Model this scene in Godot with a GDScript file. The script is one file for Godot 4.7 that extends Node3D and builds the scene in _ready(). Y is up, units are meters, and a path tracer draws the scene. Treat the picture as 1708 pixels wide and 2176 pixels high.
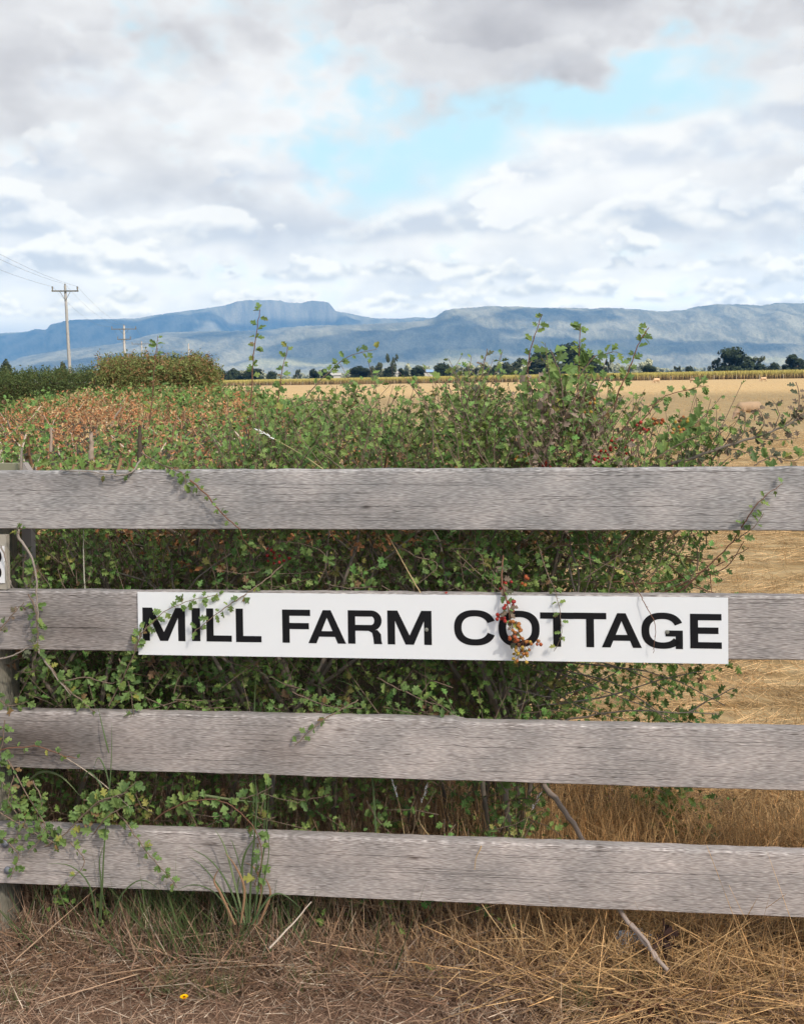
extends Node3D
# A weathered post and rail fence with a name sign, hawthorn hedges, a stubble field and hills under a cloudy sky.

const F := 2223.0      # focal length and principal point of the lens, in units of a 1708 x 2176 picture
const CX := 854.0
const CY := 829.0
const EYE := Vector3(0, 1.5, 0)
const YAW := 0.1250    # the fence is turned a little: its right end stands nearer
const HAZE := 0.000092
const EXPOSURE := 1.35
const SUN := Vector3(0.55, 0.75, 0.75)

var cam_basis: Basis
var rng := RandomNumberGenerator.new()
var fence_o: Vector3
var fence_s: Vector3
var fence_n: Vector3
var names := {}
var mats := {}
var leaf_mats: Array = []
var brown_leaf_mats: Array = []
var leaf_mesh: Array = []
var clumps := {}

# ---------------------------------------------------------------- small helpers

func ray(px: float, py: float) -> Vector3:
	return cam_basis * Vector3((px - CX) / F, (CY - py) / F, -1.0)

func at(px: float, py: float, d: float) -> Vector3:
	return EYE + ray(px, py) * d

func on_ground(px: float, py: float, y := 0.0) -> Vector3:
	var r := ray(px, py)
	return EYE + r * ((y - EYE.y) / r.y)

func on_fence(px: float, py: float, off := 0.0) -> Vector3:
	var r := ray(px, py)
	return EYE + r * (((fence_o - EYE).dot(fence_n) + off) / r.dot(fence_n))

func fs(px: float, py: float, off := 0.0) -> Vector2:
	var p := on_fence(px, py, off)
	return Vector2((p - fence_o).dot(fence_s), p.y)

func fw(s: float, y: float, off: float) -> Vector3:
	return fence_o + fence_s * s + fence_n * off + Vector3(0, y, 0)

func rf(a: float, b: float) -> float:
	return rng.randf_range(a, b)

func rvec() -> Vector3:
	var z := rf(-1, 1)
	var t := rf(0, TAU)
	var r := sqrt(1.0 - z * z)
	return Vector3(r * cos(t), z, r * sin(t))

func lin(r: float, g: float, b: float) -> Color:
	return Color(r / 255.0, g / 255.0, b / 255.0).srgb_to_linear()

func numbered(called: String) -> String:
	if not names.has(called):
		names[called] = 0
		return called
	names[called] += 1
	return "%s_%03d" % [called, names[called]]

func tag(o: Node3D, label: String, category: String, group := "") -> void:
	o.set_meta("label", label)
	o.set_meta("category", category)
	if group:
		o.set_meta("group", group)

func thing(called: String, label: String, category: String, where: Vector3, turn := 0.0, group := "") -> Node3D:
	var o := Node3D.new()
	o.name = numbered(called)
	add_child(o)
	o.position = where
	o.rotation.y = turn
	tag(o, label, category, group)
	return o

func put(called: String, mesh: Mesh, m: Material, parent: Node3D, where := Transform3D()) -> MeshInstance3D:
	var o := MeshInstance3D.new()
	o.name = called if parent != self else numbered(called)
	o.mesh = mesh
	o.material_override = m
	parent.add_child(o, true)
	o.transform = where
	return o

func structure(o: Node3D) -> Node3D:
	o.set_meta("kind", "structure")
	return o

func stuff(o: Node3D) -> Node3D:
	o.set_meta("kind", "stuff")
	return o

func mat(key: String, c: Color, rough := 0.85, tint := false) -> StandardMaterial3D:
	if mats.has(key):
		return mats[key]
	var m := StandardMaterial3D.new()
	m.resource_name = key
	m.albedo_color = c
	m.roughness = rough
	m.vertex_color_use_as_albedo = tint
	m.metallic_specular = 0.3
	mats[key] = m
	return m

func pick(a: Array):
	return a[rng.randi() % a.size()]

func interp(pts: PackedVector2Array, x: float) -> float:
	if x <= pts[0].x:
		return pts[0].y
	for i in range(1, pts.size()):
		if x <= pts[i].x:
			var t := (x - pts[i - 1].x) / (pts[i].x - pts[i - 1].x)
			return lerpf(pts[i - 1].y, pts[i].y, t)
	return pts[pts.size() - 1].y

class MB:
	var v := PackedVector3Array()
	var n := PackedVector3Array()
	var c := PackedColorArray()
	var uv := PackedVector2Array()
	var idx := PackedInt32Array()
	var col := Color.WHITE
	var base := Vector3.ZERO

	func vert(p: Vector3, normal: Vector3, u := Vector2.ZERO) -> int:
		v.append(p - base)
		n.append(normal)
		c.append(col)
		uv.append(u)
		return v.size() - 1

	func tri(a: int, b: int, d: int) -> void:
		idx.append(a)
		idx.append(b)
		idx.append(d)

	func flat(p: Vector3, q: Vector3, r: Vector3) -> void:
		var m := (r - p).cross(q - p).normalized()
		tri(vert(p, m), vert(q, m), vert(r, m))

	func quad(p: Vector3, q: Vector3, r: Vector3, s: Vector3) -> void:   # clockwise seen from the front
		var m := (r - p).cross(q - p).normalized()
		var a := vert(p, m, Vector2(0, 0))
		vert(q, m, Vector2(1, 0))
		vert(r, m, Vector2(1, 1))
		vert(s, m, Vector2(0, 1))
		tri(a, a + 1, a + 2)
		tri(a, a + 2, a + 3)

	func box(t: Transform3D, size: Vector3) -> void:
		var h := size * 0.5
		for k in 3:
			for side in [-1.0, 1.0]:
				var w := Vector3.ZERO
				w[k] = side
				var a := Vector3.ZERO
				a[(k + 1) % 3] = 1.0
				var b := Vector3.ZERO
				b[(k + 2) % 3] = 1.0
				var o := w * h
				var e: Vector3 = a * h * side
				var f := b * h
				quad(t * (o - e - f), t * (o - e + f), t * (o + e + f), t * (o + e - f))

	func tube(pts: Array, r0: float, r1: float, sides := 4, cap := false) -> void:
		var last := -1
		var side := Vector3.ZERO
		for i in pts.size():
			var p: Vector3 = pts[i]
			var d: Vector3 = (pts[mini(i + 1, pts.size() - 1)] - pts[maxi(i - 1, 0)]).normalized()
			if side == Vector3.ZERO:
				side = d.cross(Vector3.UP if absf(d.y) < 0.9 else Vector3.RIGHT).normalized()
			else:
				side = (side - d * side.dot(d)).normalized()
			var up := side.cross(d)
			var r := lerpf(r0, r1, float(i) / maxf(1.0, pts.size() - 1.0))
			var first := v.size()
			for k in sides:
				var t := TAU * k / sides
				var o := side * cos(t) + up * sin(t)
				vert(p + o * r, o, Vector2(float(k) / sides, i))
			if last >= 0:
				for k in sides:
					var k2 := (k + 1) % sides
					tri(last + k, last + k2, first + k)
					tri(last + k2, first + k2, first + k)
			elif cap:
				for k in range(1, sides - 1):
					tri(first, first + k, first + k + 1)
			last = first
		if cap:
			var d2: Vector3 = (pts[pts.size() - 1] - pts[pts.size() - 2]).normalized()
			var m := vert(pts[pts.size() - 1], d2)
			for k in sides:
				tri(last + k, m, last + (k + 1) % sides)

	func smooth() -> void:
		for i in n.size():
			n[i] = Vector3.ZERO
		for i in range(0, idx.size(), 3):
			var p := v[idx[i]]
			var m := (v[idx[i + 2]] - p).cross(v[idx[i + 1]] - p)
			n[idx[i]] += m
			n[idx[i + 1]] += m
			n[idx[i + 2]] += m
		for i in n.size():
			n[i] = n[i].normalized() if n[i].length() > 1e-12 else Vector3.UP

	func mesh() -> ArrayMesh:
		var a := []
		a.resize(Mesh.ARRAY_MAX)
		a[Mesh.ARRAY_VERTEX] = v
		a[Mesh.ARRAY_NORMAL] = n
		a[Mesh.ARRAY_COLOR] = c
		a[Mesh.ARRAY_TEX_UV] = uv
		a[Mesh.ARRAY_INDEX] = idx
		var m := ArrayMesh.new()
		m.add_surface_from_arrays(Mesh.PRIMITIVE_TRIANGLES, a)
		return m

class Scatter:
	var t: Array = []
	var c := PackedColorArray()

	func add(x: Transform3D, color: Color) -> void:
		t.append(x)
		c.append(color)

func scatter(called: String, s: Scatter, mesh: Mesh, m: Material, parent: Node3D) -> MultiMeshInstance3D:
	var mm := MultiMesh.new()
	mm.transform_format = MultiMesh.TRANSFORM_3D
	mm.use_colors = true
	mm.mesh = mesh
	mm.instance_count = s.t.size()
	for i in s.t.size():
		var x: Transform3D = s.t[i]
		x.origin -= parent.position
		mm.set_instance_transform(i, x)
		mm.set_instance_color(i, s.c[i])
	var o := MultiMeshInstance3D.new()
	o.name = called if parent != self else numbered(called)
	o.multimesh = mm
	o.material_override = m
	parent.add_child(o, true)
	stuff(o)
	return o

func noise(sd: int, freq: float, oct := 4, kind := FastNoiseLite.TYPE_SIMPLEX_SMOOTH) -> FastNoiseLite:
	var f := FastNoiseLite.new()
	f.seed = sd
	f.noise_type = kind
	f.frequency = freq
	f.fractal_type = FastNoiseLite.FRACTAL_FBM if oct > 1 else FastNoiseLite.FRACTAL_NONE
	f.fractal_octaves = oct
	return f

func ramp_tex(sd: int, freq: float, stops: Array, w := 512, h := 512, oct := 5) -> NoiseTexture2D:
	var g := Gradient.new()
	var off := PackedFloat32Array()
	var cols := PackedColorArray()
	for s in stops:
		off.append(s[0])
		cols.append(s[1])
	g.offsets = off
	g.colors = cols
	var t := NoiseTexture2D.new()
	t.width = w
	t.height = h
	t.seamless = true
	t.noise = noise(sd, freq, oct)
	t.color_ramp = g
	return t

# ---------------------------------------------------------------- sky

var sky_puff := noise(12, 1.0, 6)
var sky_wide := noise(13, 1.0, 5)
const CLOUD_ROWS := [[14.5, 3.6, 0.25], [10.6, 3.4, 0.55], [7.3, 2.8, 0.75], [5.5, 1.7, 0.8], [4.3, 1.2, 0.75], [3.3, 0.9, 0.7], [2.4, 0.7, 0.7]]
const SKY_X := 155.3
const SKY_Y := 80.0
const SKY_LIGHT := [
	[236, 233, 230, 226, 222, 216, 209, 204, 201, 202, 208, 213],
	[224, 220, 226, 230, 228, 219, 212, 206, 205, 213, 221, 224],
	[212, 210, 222, 236, 240, 232, 214, 208, 211, 230, 226, 216],
	[224, 222, 232, 246, 248, 234, 212, 203, 232, 236, 228, 214],
	[232, 226, 226, 240, 226, 238, 242, 250, 252, 246, 236, 228],
	[242, 232, 218, 220, 244, 236, 246, 252, 248, 242, 234, 230],
	[244, 240, 236, 230, 228, 224, 242, 244, 236, 228, 226, 236],
	[236, 233, 243, 240, 230, 236, 230, 244, 246, 238, 226, 236],
	[242, 240, 238, 242, 238, 240, 240, 246, 248, 242, 232, 236],
	[246, 245, 244, 244, 246, 246, 246, 248, 248, 246, 242, 242]]
const SKY_BLUE := [
	[0, 0, 0, 0, 0, 0, 0, 0, 5, 10, 18, 25],
	[0, 0, 12, 5, 0, 0, 0, 0, 0, 10, 18, 15],
	[0, 0, 48, 10, 25, 38, 5, 5, 42, 75, 45, 12],
	[0, 0, 10, 0, 48, 82, 55, 45, 95, 92, 50, 0],
	[0, 0, 0, 30, 50, 85, 98, 45, 15, 8, 5, 0],
	[0, 0, 0, 5, 10, 78, 55, 0, 0, 0, 0, 0],
	[0, 0, 0, 0, 8, 30, 8, 0, 0, 0, 5, 20],
	[5, 5, 0, 0, 5, 15, 12, 18, 14, 8, 8, 14],
	[0, 0, 0, 5, 8, 8, 10, 10, 10, 10, 8, 8],
	[0, 0, 0, 0, 0, 0, 0, 0, 0, 0, 0, 0]]

func grid(g: Array, x: float, y: float) -> float:
	x = clampf(x, 0.0, 10.999)
	y = clampf(y, 0.0, 8.999)
	var i := int(x)
	var j := int(y)
	var u := smoothstep(0.0, 1.0, x - i)
	var w := smoothstep(0.0, 1.0, y - j)
	return lerpf(lerpf(g[j][i], g[j][i + 1], u), lerpf(g[j + 1][i], g[j + 1][i + 1], u), w)

func sky_color(d: Vector3, to_sun: Vector3) -> Color:
	var el := rad_to_deg(asin(d.y))
	var az := rad_to_deg(atan2(d.x, -d.z))
	# clouds lie on a high flat layer: the noise is stretched towards the horizon
	var q := Vector3(d.x, 0, d.z) / (maxf(d.y, 0.0) + 0.16)
	var p := Vector3(d.x * 5.5, d.y * 9.0, d.z * 5.5)
	var n1 := sky_puff.get_noise_3dv(p)
	var n2 := sky_puff.get_noise_3dv(p + Vector3(17.0, 5.0, 0.0))
	var above := sky_puff.get_noise_3dv(p + Vector3(0.05, 0.30, 0.0))
	var fine := sky_puff.get_noise_3dv(p * 3.4 + Vector3(0.0, 40.0, 0.0))
	# what the picture shows of the layout, in degrees from the middle
	var px := 854.0 + az * 38.8
	var py := 806.0 - el * 38.8 - (az * 38.8) * 0.0166
	var gx := px / SKY_X + n1 * 0.65 + fine * 0.22
	var gy := py / SKY_Y + n2 * 0.75 + fine * 0.25
	var light := grid(SKY_LIGHT, gx, gy)
	var blue := grid(SKY_BLUE, gx, gy) * 0.01
	# the same weather all round
	var wide := sky_wide.get_noise_3d(q.x * 0.75 + 5.0, q.z * 0.75, 1.0)
	var wide2 := sky_wide.get_noise_3d(q.x * 0.9, q.z * 0.9 + 40.0, 5.0)
	var out := smoothstep(21.0, 33.0, absf(az))
	out = maxf(out, smoothstep(21.0, 27.0, el))
	light = lerpf(light, 226.0 + wide * 40.0, out)
	blue = lerpf(blue, clampf(0.22 + wide2 * 1.1, 0.0, 1.0), out)
	var veil := blue + n2 * 0.5 + fine * 0.4
	blue = smoothstep(0.12, 0.88, veil)
	# heaped cloud is bright on its upper side and where it thins at its edge
	light += (n1 - above) * 26.0 + fine * 9.0 + n1 * 7.0 + 7.0 * exp(-pow((veil - 0.3) / 0.16, 2.0))
	light = 252.0 - 10.0 * log(1.0 + exp((252.0 - light) / 10.0))   # cloud never burns out
	var low := smoothstep(14.0, 2.0, el)
	var k := clampf((250.0 - light) / 50.0, -0.1, 1.2)
	var grey := Color(0.985 - 0.195 * k, 0.984 - 0.198 * k, 0.986 - 0.180 * k).lerp(Color(0.985 - 0.235 * k, 0.987 - 0.175 * k, 0.995 - 0.085 * k), low)
	var air := Color(0.79, 0.93, 0.99).lerp(Color(0.86, 0.94, 0.99), smoothstep(12.0, 0.0, el))
	air = air.lerp(Color(0.42, 0.66, 0.93), smoothstep(20.0, 70.0, el))
	var shown := grey.lerp(air, blue)
	# rows of heaped cloud with flat greyish bases, smaller and closer together towards the horizon
	for row in CLOUD_ROWS:
		var base: float = row[0]
		var high: float = row[1]
		if el < base - 1.5 or el > base + high * 1.6:
			continue
		var f := 0.50 / high
		var heap := sky_puff.get_noise_3d(az * f * 0.8, el * f * 1.5, base * 7.0)
		var lit := heap - sky_puff.get_noise_3d(az * f * 0.8 + 0.04, el * f * 1.5 + 0.22, base * 7.0)
		var here := sky_wide.get_noise_2d(az * f * 0.22, base * 3.0)
		var t := (el - base - here * 0.9) / high
		var dense := 0.62 + heap * 1.5 + here * 1.1 - t * 1.05
		var mask := smoothstep(0.0, 0.14, dense) * smoothstep(-0.10, 0.16, t + heap * 0.12) * (1.0 - 0.95 * smoothstep(0.18, 0.55, grid(SKY_BLUE, px / SKY_X, py / SKY_Y) * 0.01 * (1.0 - out)))
		var bright := clampf(0.16 + t * 0.85 + heap * 0.45 + lit * 1.9, 0.0, 1.0)
		shown = shown.lerp(Color(0.79, 0.825, 0.885).lerp(Color(0.99, 0.988, 0.985), bright), mask * row[2])
	var c := shown.srgb_to_linear()
	# added glow round the unseen sun, raised to light the foreground softly
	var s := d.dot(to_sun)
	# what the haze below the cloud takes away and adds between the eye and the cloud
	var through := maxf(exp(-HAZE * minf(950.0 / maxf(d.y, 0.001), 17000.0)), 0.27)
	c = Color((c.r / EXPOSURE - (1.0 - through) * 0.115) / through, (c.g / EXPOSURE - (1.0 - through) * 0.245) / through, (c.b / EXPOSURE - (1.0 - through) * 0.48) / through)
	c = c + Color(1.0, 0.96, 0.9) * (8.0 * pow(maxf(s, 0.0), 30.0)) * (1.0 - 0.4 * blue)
	return c

func sky_pixel(im: Image, i: int, j: int, to_sun: Vector3) -> void:
	var w := im.get_width()
	var el := PI * (0.5 - (j + 0.5) / im.get_height())
	var az := wrapf(TAU * (i + 0.5) / w, -PI, PI)
	im.set_pixel(posmod(i, w), j, sky_color(Vector3(sin(az) * cos(el), maxf(sin(el), 0.0), -cos(az) * cos(el)), to_sun))

func make_sky() -> Image:
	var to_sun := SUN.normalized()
	var im := Image.create(640, 320, false, Image.FORMAT_RGBF)
	for j in 168:
		for i in 640:
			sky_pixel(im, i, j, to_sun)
	im.resize(4096, 2048, Image.INTERPOLATE_CUBIC)
	var half := int(27.0 / 360.0 * 4096)
	for j in range(int((90.0 - 25.0) / 180.0 * 2048), 1030):
		for i in range(-half, half):
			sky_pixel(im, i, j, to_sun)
	return im

func set_camera_and_light() -> void:
	var camera := Camera3D.new()
	camera.name = "camera"
	camera.rotation = Vector3(-0.01035, 0, -0.0166)
	camera.position = EYE
	camera.projection = Camera3D.PROJECTION_FRUSTUM
	camera.near = 0.05
	camera.far = 40000.0
	camera.size = 0.05 * 2176.0 / F
	camera.frustum_offset = Vector2(0, -0.05 * (1088.0 - CY) / F)
	add_child(camera)
	cam_basis = camera.transform.basis
	var env := Environment.new()
	env.background_mode = Environment.BG_SKY
	env.tonemap_mode = Environment.TONE_MAPPER_LINEAR
	env.tonemap_exposure = EXPOSURE
	env.sdfgi_enabled = true
	env.ssao_enabled = true
	env.ssil_enabled = true
	env.fog_enabled = true
	env.fog_density = HAZE
	env.fog_light_color = Color(0.17, 0.49, 1.0).linear_to_srgb()
	var sky := Sky.new()
	var sm := PanoramaSkyMaterial.new()
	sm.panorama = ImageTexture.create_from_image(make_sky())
	sky.sky_material = sm
	env.sky = sky
	env.background_energy_multiplier = 1.0
	var we := WorldEnvironment.new()
	we.name = "world_environment"
	we.environment = env
	add_child(we)
	var sun := DirectionalLight3D.new()
	sun.name = "sun"
	sun.light_color = Color(1.0, 0.96, 0.90)
	sun.light_energy = 1.5
	sun.light_angular_distance = 1.0
	sun.shadow_enabled = true
	add_child(sun)
	sun.look_at_from_position(Vector3.ZERO, -SUN, Vector3.UP)
	var t := atan(YAW)
	fence_s = Vector3(cos(t), 0, sin(t))
	fence_n = Vector3(-sin(t), 0, cos(t))
	fence_o = at(854, 829, 2.565)
	fence_o.y = 0.0

func _ready() -> void:
	rng.seed = 20240
	set_camera_and_light()
	build_ground()
	build_mountains()
	build_shade_clouds()
	build_fence()
	build_sign()
	build_power_line()
	build_far_trees()
	build_crop()
	build_sheds()
	build_sheep()
	make_leaves()
	build_left_hedges()
	build_bushes()
	build_sprigs()
	build_verge()
	build_small_things()

# ---------------------------------------------------------------- ground, field, hills

func ground_sheet(corners: Array, y: float, m: Material, called: String, cuts := 24, rough := 0.0) -> MeshInstance3D:
	var b := MB.new()
	var nz := noise(77, 1.3, 3)
	for j in cuts + 1:
		for i in cuts + 1:
			var u := float(i) / cuts
			var w := float(j) / cuts
			w = w * w
			var p: Vector3 = corners[0].lerp(corners[1], u).lerp(corners[3].lerp(corners[2], u), w)
			p.y = y + nz.get_noise_2d(p.x, p.z) * rough
			b.vert(p, Vector3.UP, Vector2(p.x, p.z))
	for j in cuts:
		for i in cuts:
			var a := j * (cuts + 1) + i
			b.tri(a, a + cuts + 1, a + 1)
			b.tri(a + 1, a + cuts + 1, a + cuts + 2)
	b.smooth()
	var o := put(called, b.mesh(), m, self)
	structure(o)
	return o

func textured(key: String, tex: Texture2D, size: Vector3, rough := 0.95) -> StandardMaterial3D:
	var m := StandardMaterial3D.new()
	m.resource_name = key
	m.albedo_texture = tex
	m.uv1_triplanar = true
	m.uv1_world_triplanar = true
	m.uv1_scale = size
	m.roughness = rough
	m.metallic_specular = 0.15
	return m

func build_ground() -> void:
	# one sheet to the horizon: pale grazed plain
	var plain := textured("plain_grass", ramp_tex(3, 0.01, [[0.2, Color8(170, 158, 112)], [0.5, Color8(190, 172, 120)], [0.8, Color8(150, 148, 100)]]), Vector3(0.002, 0.002, 0.0006))
	var b := MB.new()
	var rings := [0.0, 3.0, 8.0, 30.0, 120.0, 500.0, 2000.0, 7000.0, 16000.0]
	for r in rings:
		for k in 48:
			b.vert(Vector3(cos(TAU * k / 48) * r, -0.05, sin(TAU * k / 48) * r), Vector3.UP)
	for j in rings.size() - 1:
		for k in 48:
			var a: int = j * 48 + k
			var a2: int = j * 48 + (k + 1) % 48
			b.tri(a, a2, a + 48)
			b.tri(a2, a2 + 48, a + 48)
	structure(put("ground", b.mesh(), plain, self))
	# the stubble field behind the fence
	var stub := textured("stubble", ramp_tex(5, 0.02, [[0.25, Color8(152, 127, 90)], [0.45, Color8(176, 150, 111)], [0.65, Color8(188, 165, 127)], [0.85, Color8(162, 137, 100)]]), Vector3(0.11, 0.11, 0.3))
	stub.detail_enabled = true
	stub.detail_blend_mode = BaseMaterial3D.BLEND_MODE_MUL
	stub.detail_uv_layer = BaseMaterial3D.DETAIL_UV_1
	stub.detail_albedo = ramp_tex(6, 0.03, [[0.2, Color8(225, 220, 212)], [0.6, Color8(255, 255, 255)]], 512, 512, 4)
	ground_sheet([Vector3(-9, 0, -3.1), Vector3(12, 0, -3.1), Vector3(235, 0, -173), Vector3(-110, 0, -456)], -0.02, stub, "stubble_field", 60)
	# the roadside verge: bare brown earth with litter
	var soil := textured("soil", ramp_tex(8, 0.11, [[0.2, Color8(86, 66, 54)], [0.5, Color8(124, 98, 82)], [0.8, Color8(150, 126, 108)]], 512, 512, 5), Vector3(3.1, 3.1, 3.1))
	soil.heightmap_enabled = false
	ground_sheet([Vector3(-9, 0, 4), Vector3(9, 0, 4), Vector3(9, 0, -3.7), Vector3(-9, 0, -4.6)], 0.008, soil, "roadside_verge", 90, 0.02)

const RANGE := [[-300, 716], [0, 708], [55, 705], [75, 699], [99, 701], [107, 690], [139, 682.4], [164, 679], [294, 676.5], [323, 670], [413, 659], [478, 649], [503, 640], [532, 636.7], [592, 638], [612, 643], [642, 643], [664, 638], [697, 641.6], [704, 649], [714, 661.5], [746, 668], [796, 676.5], [850, 677.5], [880, 673.8], [915, 676], [1000, 680], [1300, 684], [2000, 690]]
const FOOT := [[-300, 775], [0, 772], [30, 766], [50, 758.6], [139, 743.7], [249, 731], [309, 716], [348, 707], [448, 704.5], [562, 703], [600, 697], [647, 693], [760, 690], [846, 687], [900, 682], [925, 674], [945, 660], [970, 655.7], [1046, 650.7], [1091, 652], [1171, 654.7], [1262, 656], [1302, 654.7], [1352, 657], [1397, 662], [1443, 659.7], [1483, 652], [1523, 648], [1578, 647], [1618, 649.7], [1653, 643.7], [1708, 646], [1800, 640], [2000, 650]]

var hill_noise := noise(21, 1.0, 5)

func table(a: Array) -> PackedVector2Array:
	var p := PackedVector2Array()
	for e in a:
		p.append(Vector2(e[0], e[1]))
	return p

func hill_height(a: float, dist: float, crest: float, near: float, far: float, bluff: float) -> float:
	# a is the direction (x over depth); the slope climbs from the plain at near to the crest at far
	var u := (dist - near) / (far - near)
	if u <= 0.0:
		return -30.0
	var x := a * dist
	var gully := absf(hill_noise.get_noise_2d(x * 0.0011, dist * 0.0005 + 7.0))
	var bump := hill_noise.get_noise_2d(x * 0.0022 + 100.0, dist * 0.0022)
	if u > 1.0:
		return crest - (u - 1.0) * crest * 0.7
	var k := 0.25 * u + 0.75 * u * u * (3.0 - 2.0 * u)
	if bluff > 0.0:
		k = lerpf(k, 0.70 * pow(u, 0.9) + 0.30 * smoothstep(0.86, 0.97, u), bluff)
	var amp := crest * 0.32 * u * (1.0 - u) * 2.0
	return crest * k + (gully - 0.25) * amp * 0.75 + bump * amp * 0.45 + hill_noise.get_noise_2d(x * 0.02, dist * 0.02) * 9.0 * minf(u * 6.0, 1.0)

func hill_mesh(crest: PackedVector2Array, near: float, far: float, back: float, rows: int, far_one: bool) -> ArrayMesh:
	var b := MB.new()
	var cols := 620
	var per := rows + 1
	for i in cols + 1:
		var px := -300.0 + 2300.0 * i / cols
		var py := interp(crest, px) + hill_noise.get_noise_1d(px * 0.35) * (1.1 if not far_one else 0.5)
		var c := at(px, py, far)
		var a := c.x / -c.z
		var bluff := 0.0
		if far_one:
			bluff = smoothstep(440.0, 520.0, px) * smoothstep(740.0, 690.0, px)
		for j in per:
			var d := lerpf(near, back, float(j) / rows)
			var u := (d - near) / (-c.z - near)
			var h := hill_height(a, d, c.y, near, -c.z, bluff)
			if bluff > 0.2 and u > 0.8 and u <= 1.0:
				h += hill_noise.get_noise_2d(px * 0.23, 3.0) * 16.0 * bluff * smoothstep(0.8, 0.9, u) * (1.0 - smoothstep(0.96, 1.0, u))
			var x := a * d
			# scrub, open bush and grazed clearings have colours of their own
			var g := hill_noise.get_noise_2d(x * 0.004, d * 0.0016)
			var g2 := hill_noise.get_noise_2d(x * 0.03 + 50.0, d * 0.012)
			var col := Color(0.24, 0.225, 0.165).lerp(Color(0.49, 0.44, 0.32), clampf(0.5 + g * 1.3 + g2 * 0.7, 0.0, 1.0))
			if not far_one and u < 0.45:
				var clear := smoothstep(0.12, 0.3, hill_noise.get_noise_2d(x * 0.0009 + 9.0, d * 0.0016 + 3.0))
				col = col.lerp(Color(0.60, 0.55, 0.32), clear * 0.75 * (1.0 - smoothstep(0.3, 0.45, u)))
			if bluff > 0.3 and u > 0.86 and u < 0.985:
				col = col.lerp(Color(0.34, 0.27, 0.23), 0.15 + 0.4 * clampf(hill_noise.get_noise_2d(px * 0.05, 20.0 + u * 3.0) + 0.1, 0.0, 1.0))
			b.col = col
			b.vert(Vector3(a * d, h, -d), Vector3.UP)
	for i in cols:
		for j in rows:
			var p := i * per + j
			b.tri(p, p + 1, p + per)
			b.tri(p + 1, p + per + 1, p + per)
	b.smooth()
	return b.mesh()

func build_mountains() -> void:
	var m := mat("bush_slope", Color.WHITE, 0.95, true)
	var grain := ramp_tex(23, 0.05, [[0.15, Color8(168, 170, 166)], [0.5, Color8(212, 212, 206)], [0.85, Color8(255, 252, 240)]], 1024, 1024, 4)
	m.albedo_texture = grain
	m.uv1_triplanar = true
	m.uv1_world_triplanar = true
	m.uv1_scale = Vector3(0.0011, 0.0016, 0.0011)
	m.heightmap_enabled = true
	m.heightmap_texture = grain
	m.heightmap_scale = 280.0
	structure(put("mountain_range", hill_mesh(table(RANGE), 9200.0, 12000.0, 13500.0, 60, true), m, self))
	structure(put("foothills", hill_mesh(table(FOOT), 5600.0, 8600.0, 9800.0, 90, false), m, self))

func cloud_mesh(sd: int) -> ArrayMesh:
	var b := MB.new()
	var nz := noise(sd, 1.3, 4)
	var rows := 16
	var cols := 36
	for j in rows + 1:
		for i in cols:
			var t := PI * j / rows
			var p := TAU * i / cols
			var d := Vector3(sin(t) * cos(p), cos(t), sin(t) * sin(p))
			b.vert(d * (1.0 + nz.get_noise_3dv(d) * 0.55), d)
	for j in rows:
		for i in cols:
			var a := j * cols + i
			var a2 := j * cols + (i + 1) % cols
			b.tri(a, a2, a + cols)
			b.tri(a2, a2 + cols, a + cols)
	b.smooth()
	return b.mesh()

func build_shade_clouds() -> void:
	# unseen clouds overhead, placed and sized for the shade they cast on hills and roadside
	var to_sun := SUN.normalized()
	var white := mat("cloud_white", Color(0.93, 0.93, 0.94), 1.0)
	white.backlight_enabled = true
	white.backlight = Color(0.9, 0.9, 0.9)
	var crest := table(FOOT)
	var k := 0
	# x, y of the middle of the shade on the hills, its width and height there, and whether it lies on the far range
	for s in [[830, 738, 440, 80, 0], [1290, 742, 460, 46, 0], [1190, 671, 260, 30, 0], [110, 735, 620, 120, 1], [610, 672, 330, 40, 1], [250, 768, 380, 34, 0], [1560, 742, 230, 18, 0], [480, 712, 170, 14, 0]]:
		var spots := []
		for py in [s[1] + s[3] * 0.5, s[1] - s[3] * 0.5]:
			var r := ray(s[0], py)
			var found := at(s[0], py, 8600.0 if s[4] == 0 else 12000.0)
			var d := 5650.0 if s[4] == 0 else 9250.0
			while d < (8600.0 if s[4] == 0 else 12000.0):
				var p := EYE + r * d
				var c := at(s[0], interp(crest if s[4] == 0 else table(RANGE), s[0]), 8600.0 if s[4] == 0 else 12000.0)
				if p.y < hill_height(p.x / -p.z, -p.z, c.y, 5600.0 if s[4] == 0 else 9200.0, -c.z, 0.0):
					found = p
					break
				d += 40.0
			spots.append(found)
		var mid: Vector3 = (spots[0] + spots[1]) * 0.5
		var deep: float = maxf(200.0, (spots[0] - spots[1]).length() * 0.5)
		var wide: float = s[2] * 0.5 / F * absf(mid.z)
		var where: Vector3 = mid + to_sun * ((4600.0 - mid.y) / to_sun.y)
		var o := structure(put("cloud", cloud_mesh(300 + k), white, self, Transform3D(Basis.from_scale(Vector3(wide, 110.0, deep)), where)))
		o.set_meta("label", "unseen cloud overhead, shaped to shade the hills")
		k += 1
	# an unseen thin cloud added to dim the sun over the roadside
	var veil := mat("dimming_cloud_veil", Color(0.95, 0.95, 0.95, 0.45), 1.0)
	veil.transparency = BaseMaterial3D.TRANSPARENCY_ALPHA
	var v := structure(put("cloud", cloud_mesh(400), veil, self, Transform3D(Basis.from_scale(Vector3(75, 12, 75)), Vector3(-1, 0, -9) + to_sun * 1700.0)))
	v.set_meta("label", "unseen thin cloud added overhead to dim the sun on the roadside")

# ---------------------------------------------------------------- fence and sign

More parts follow.
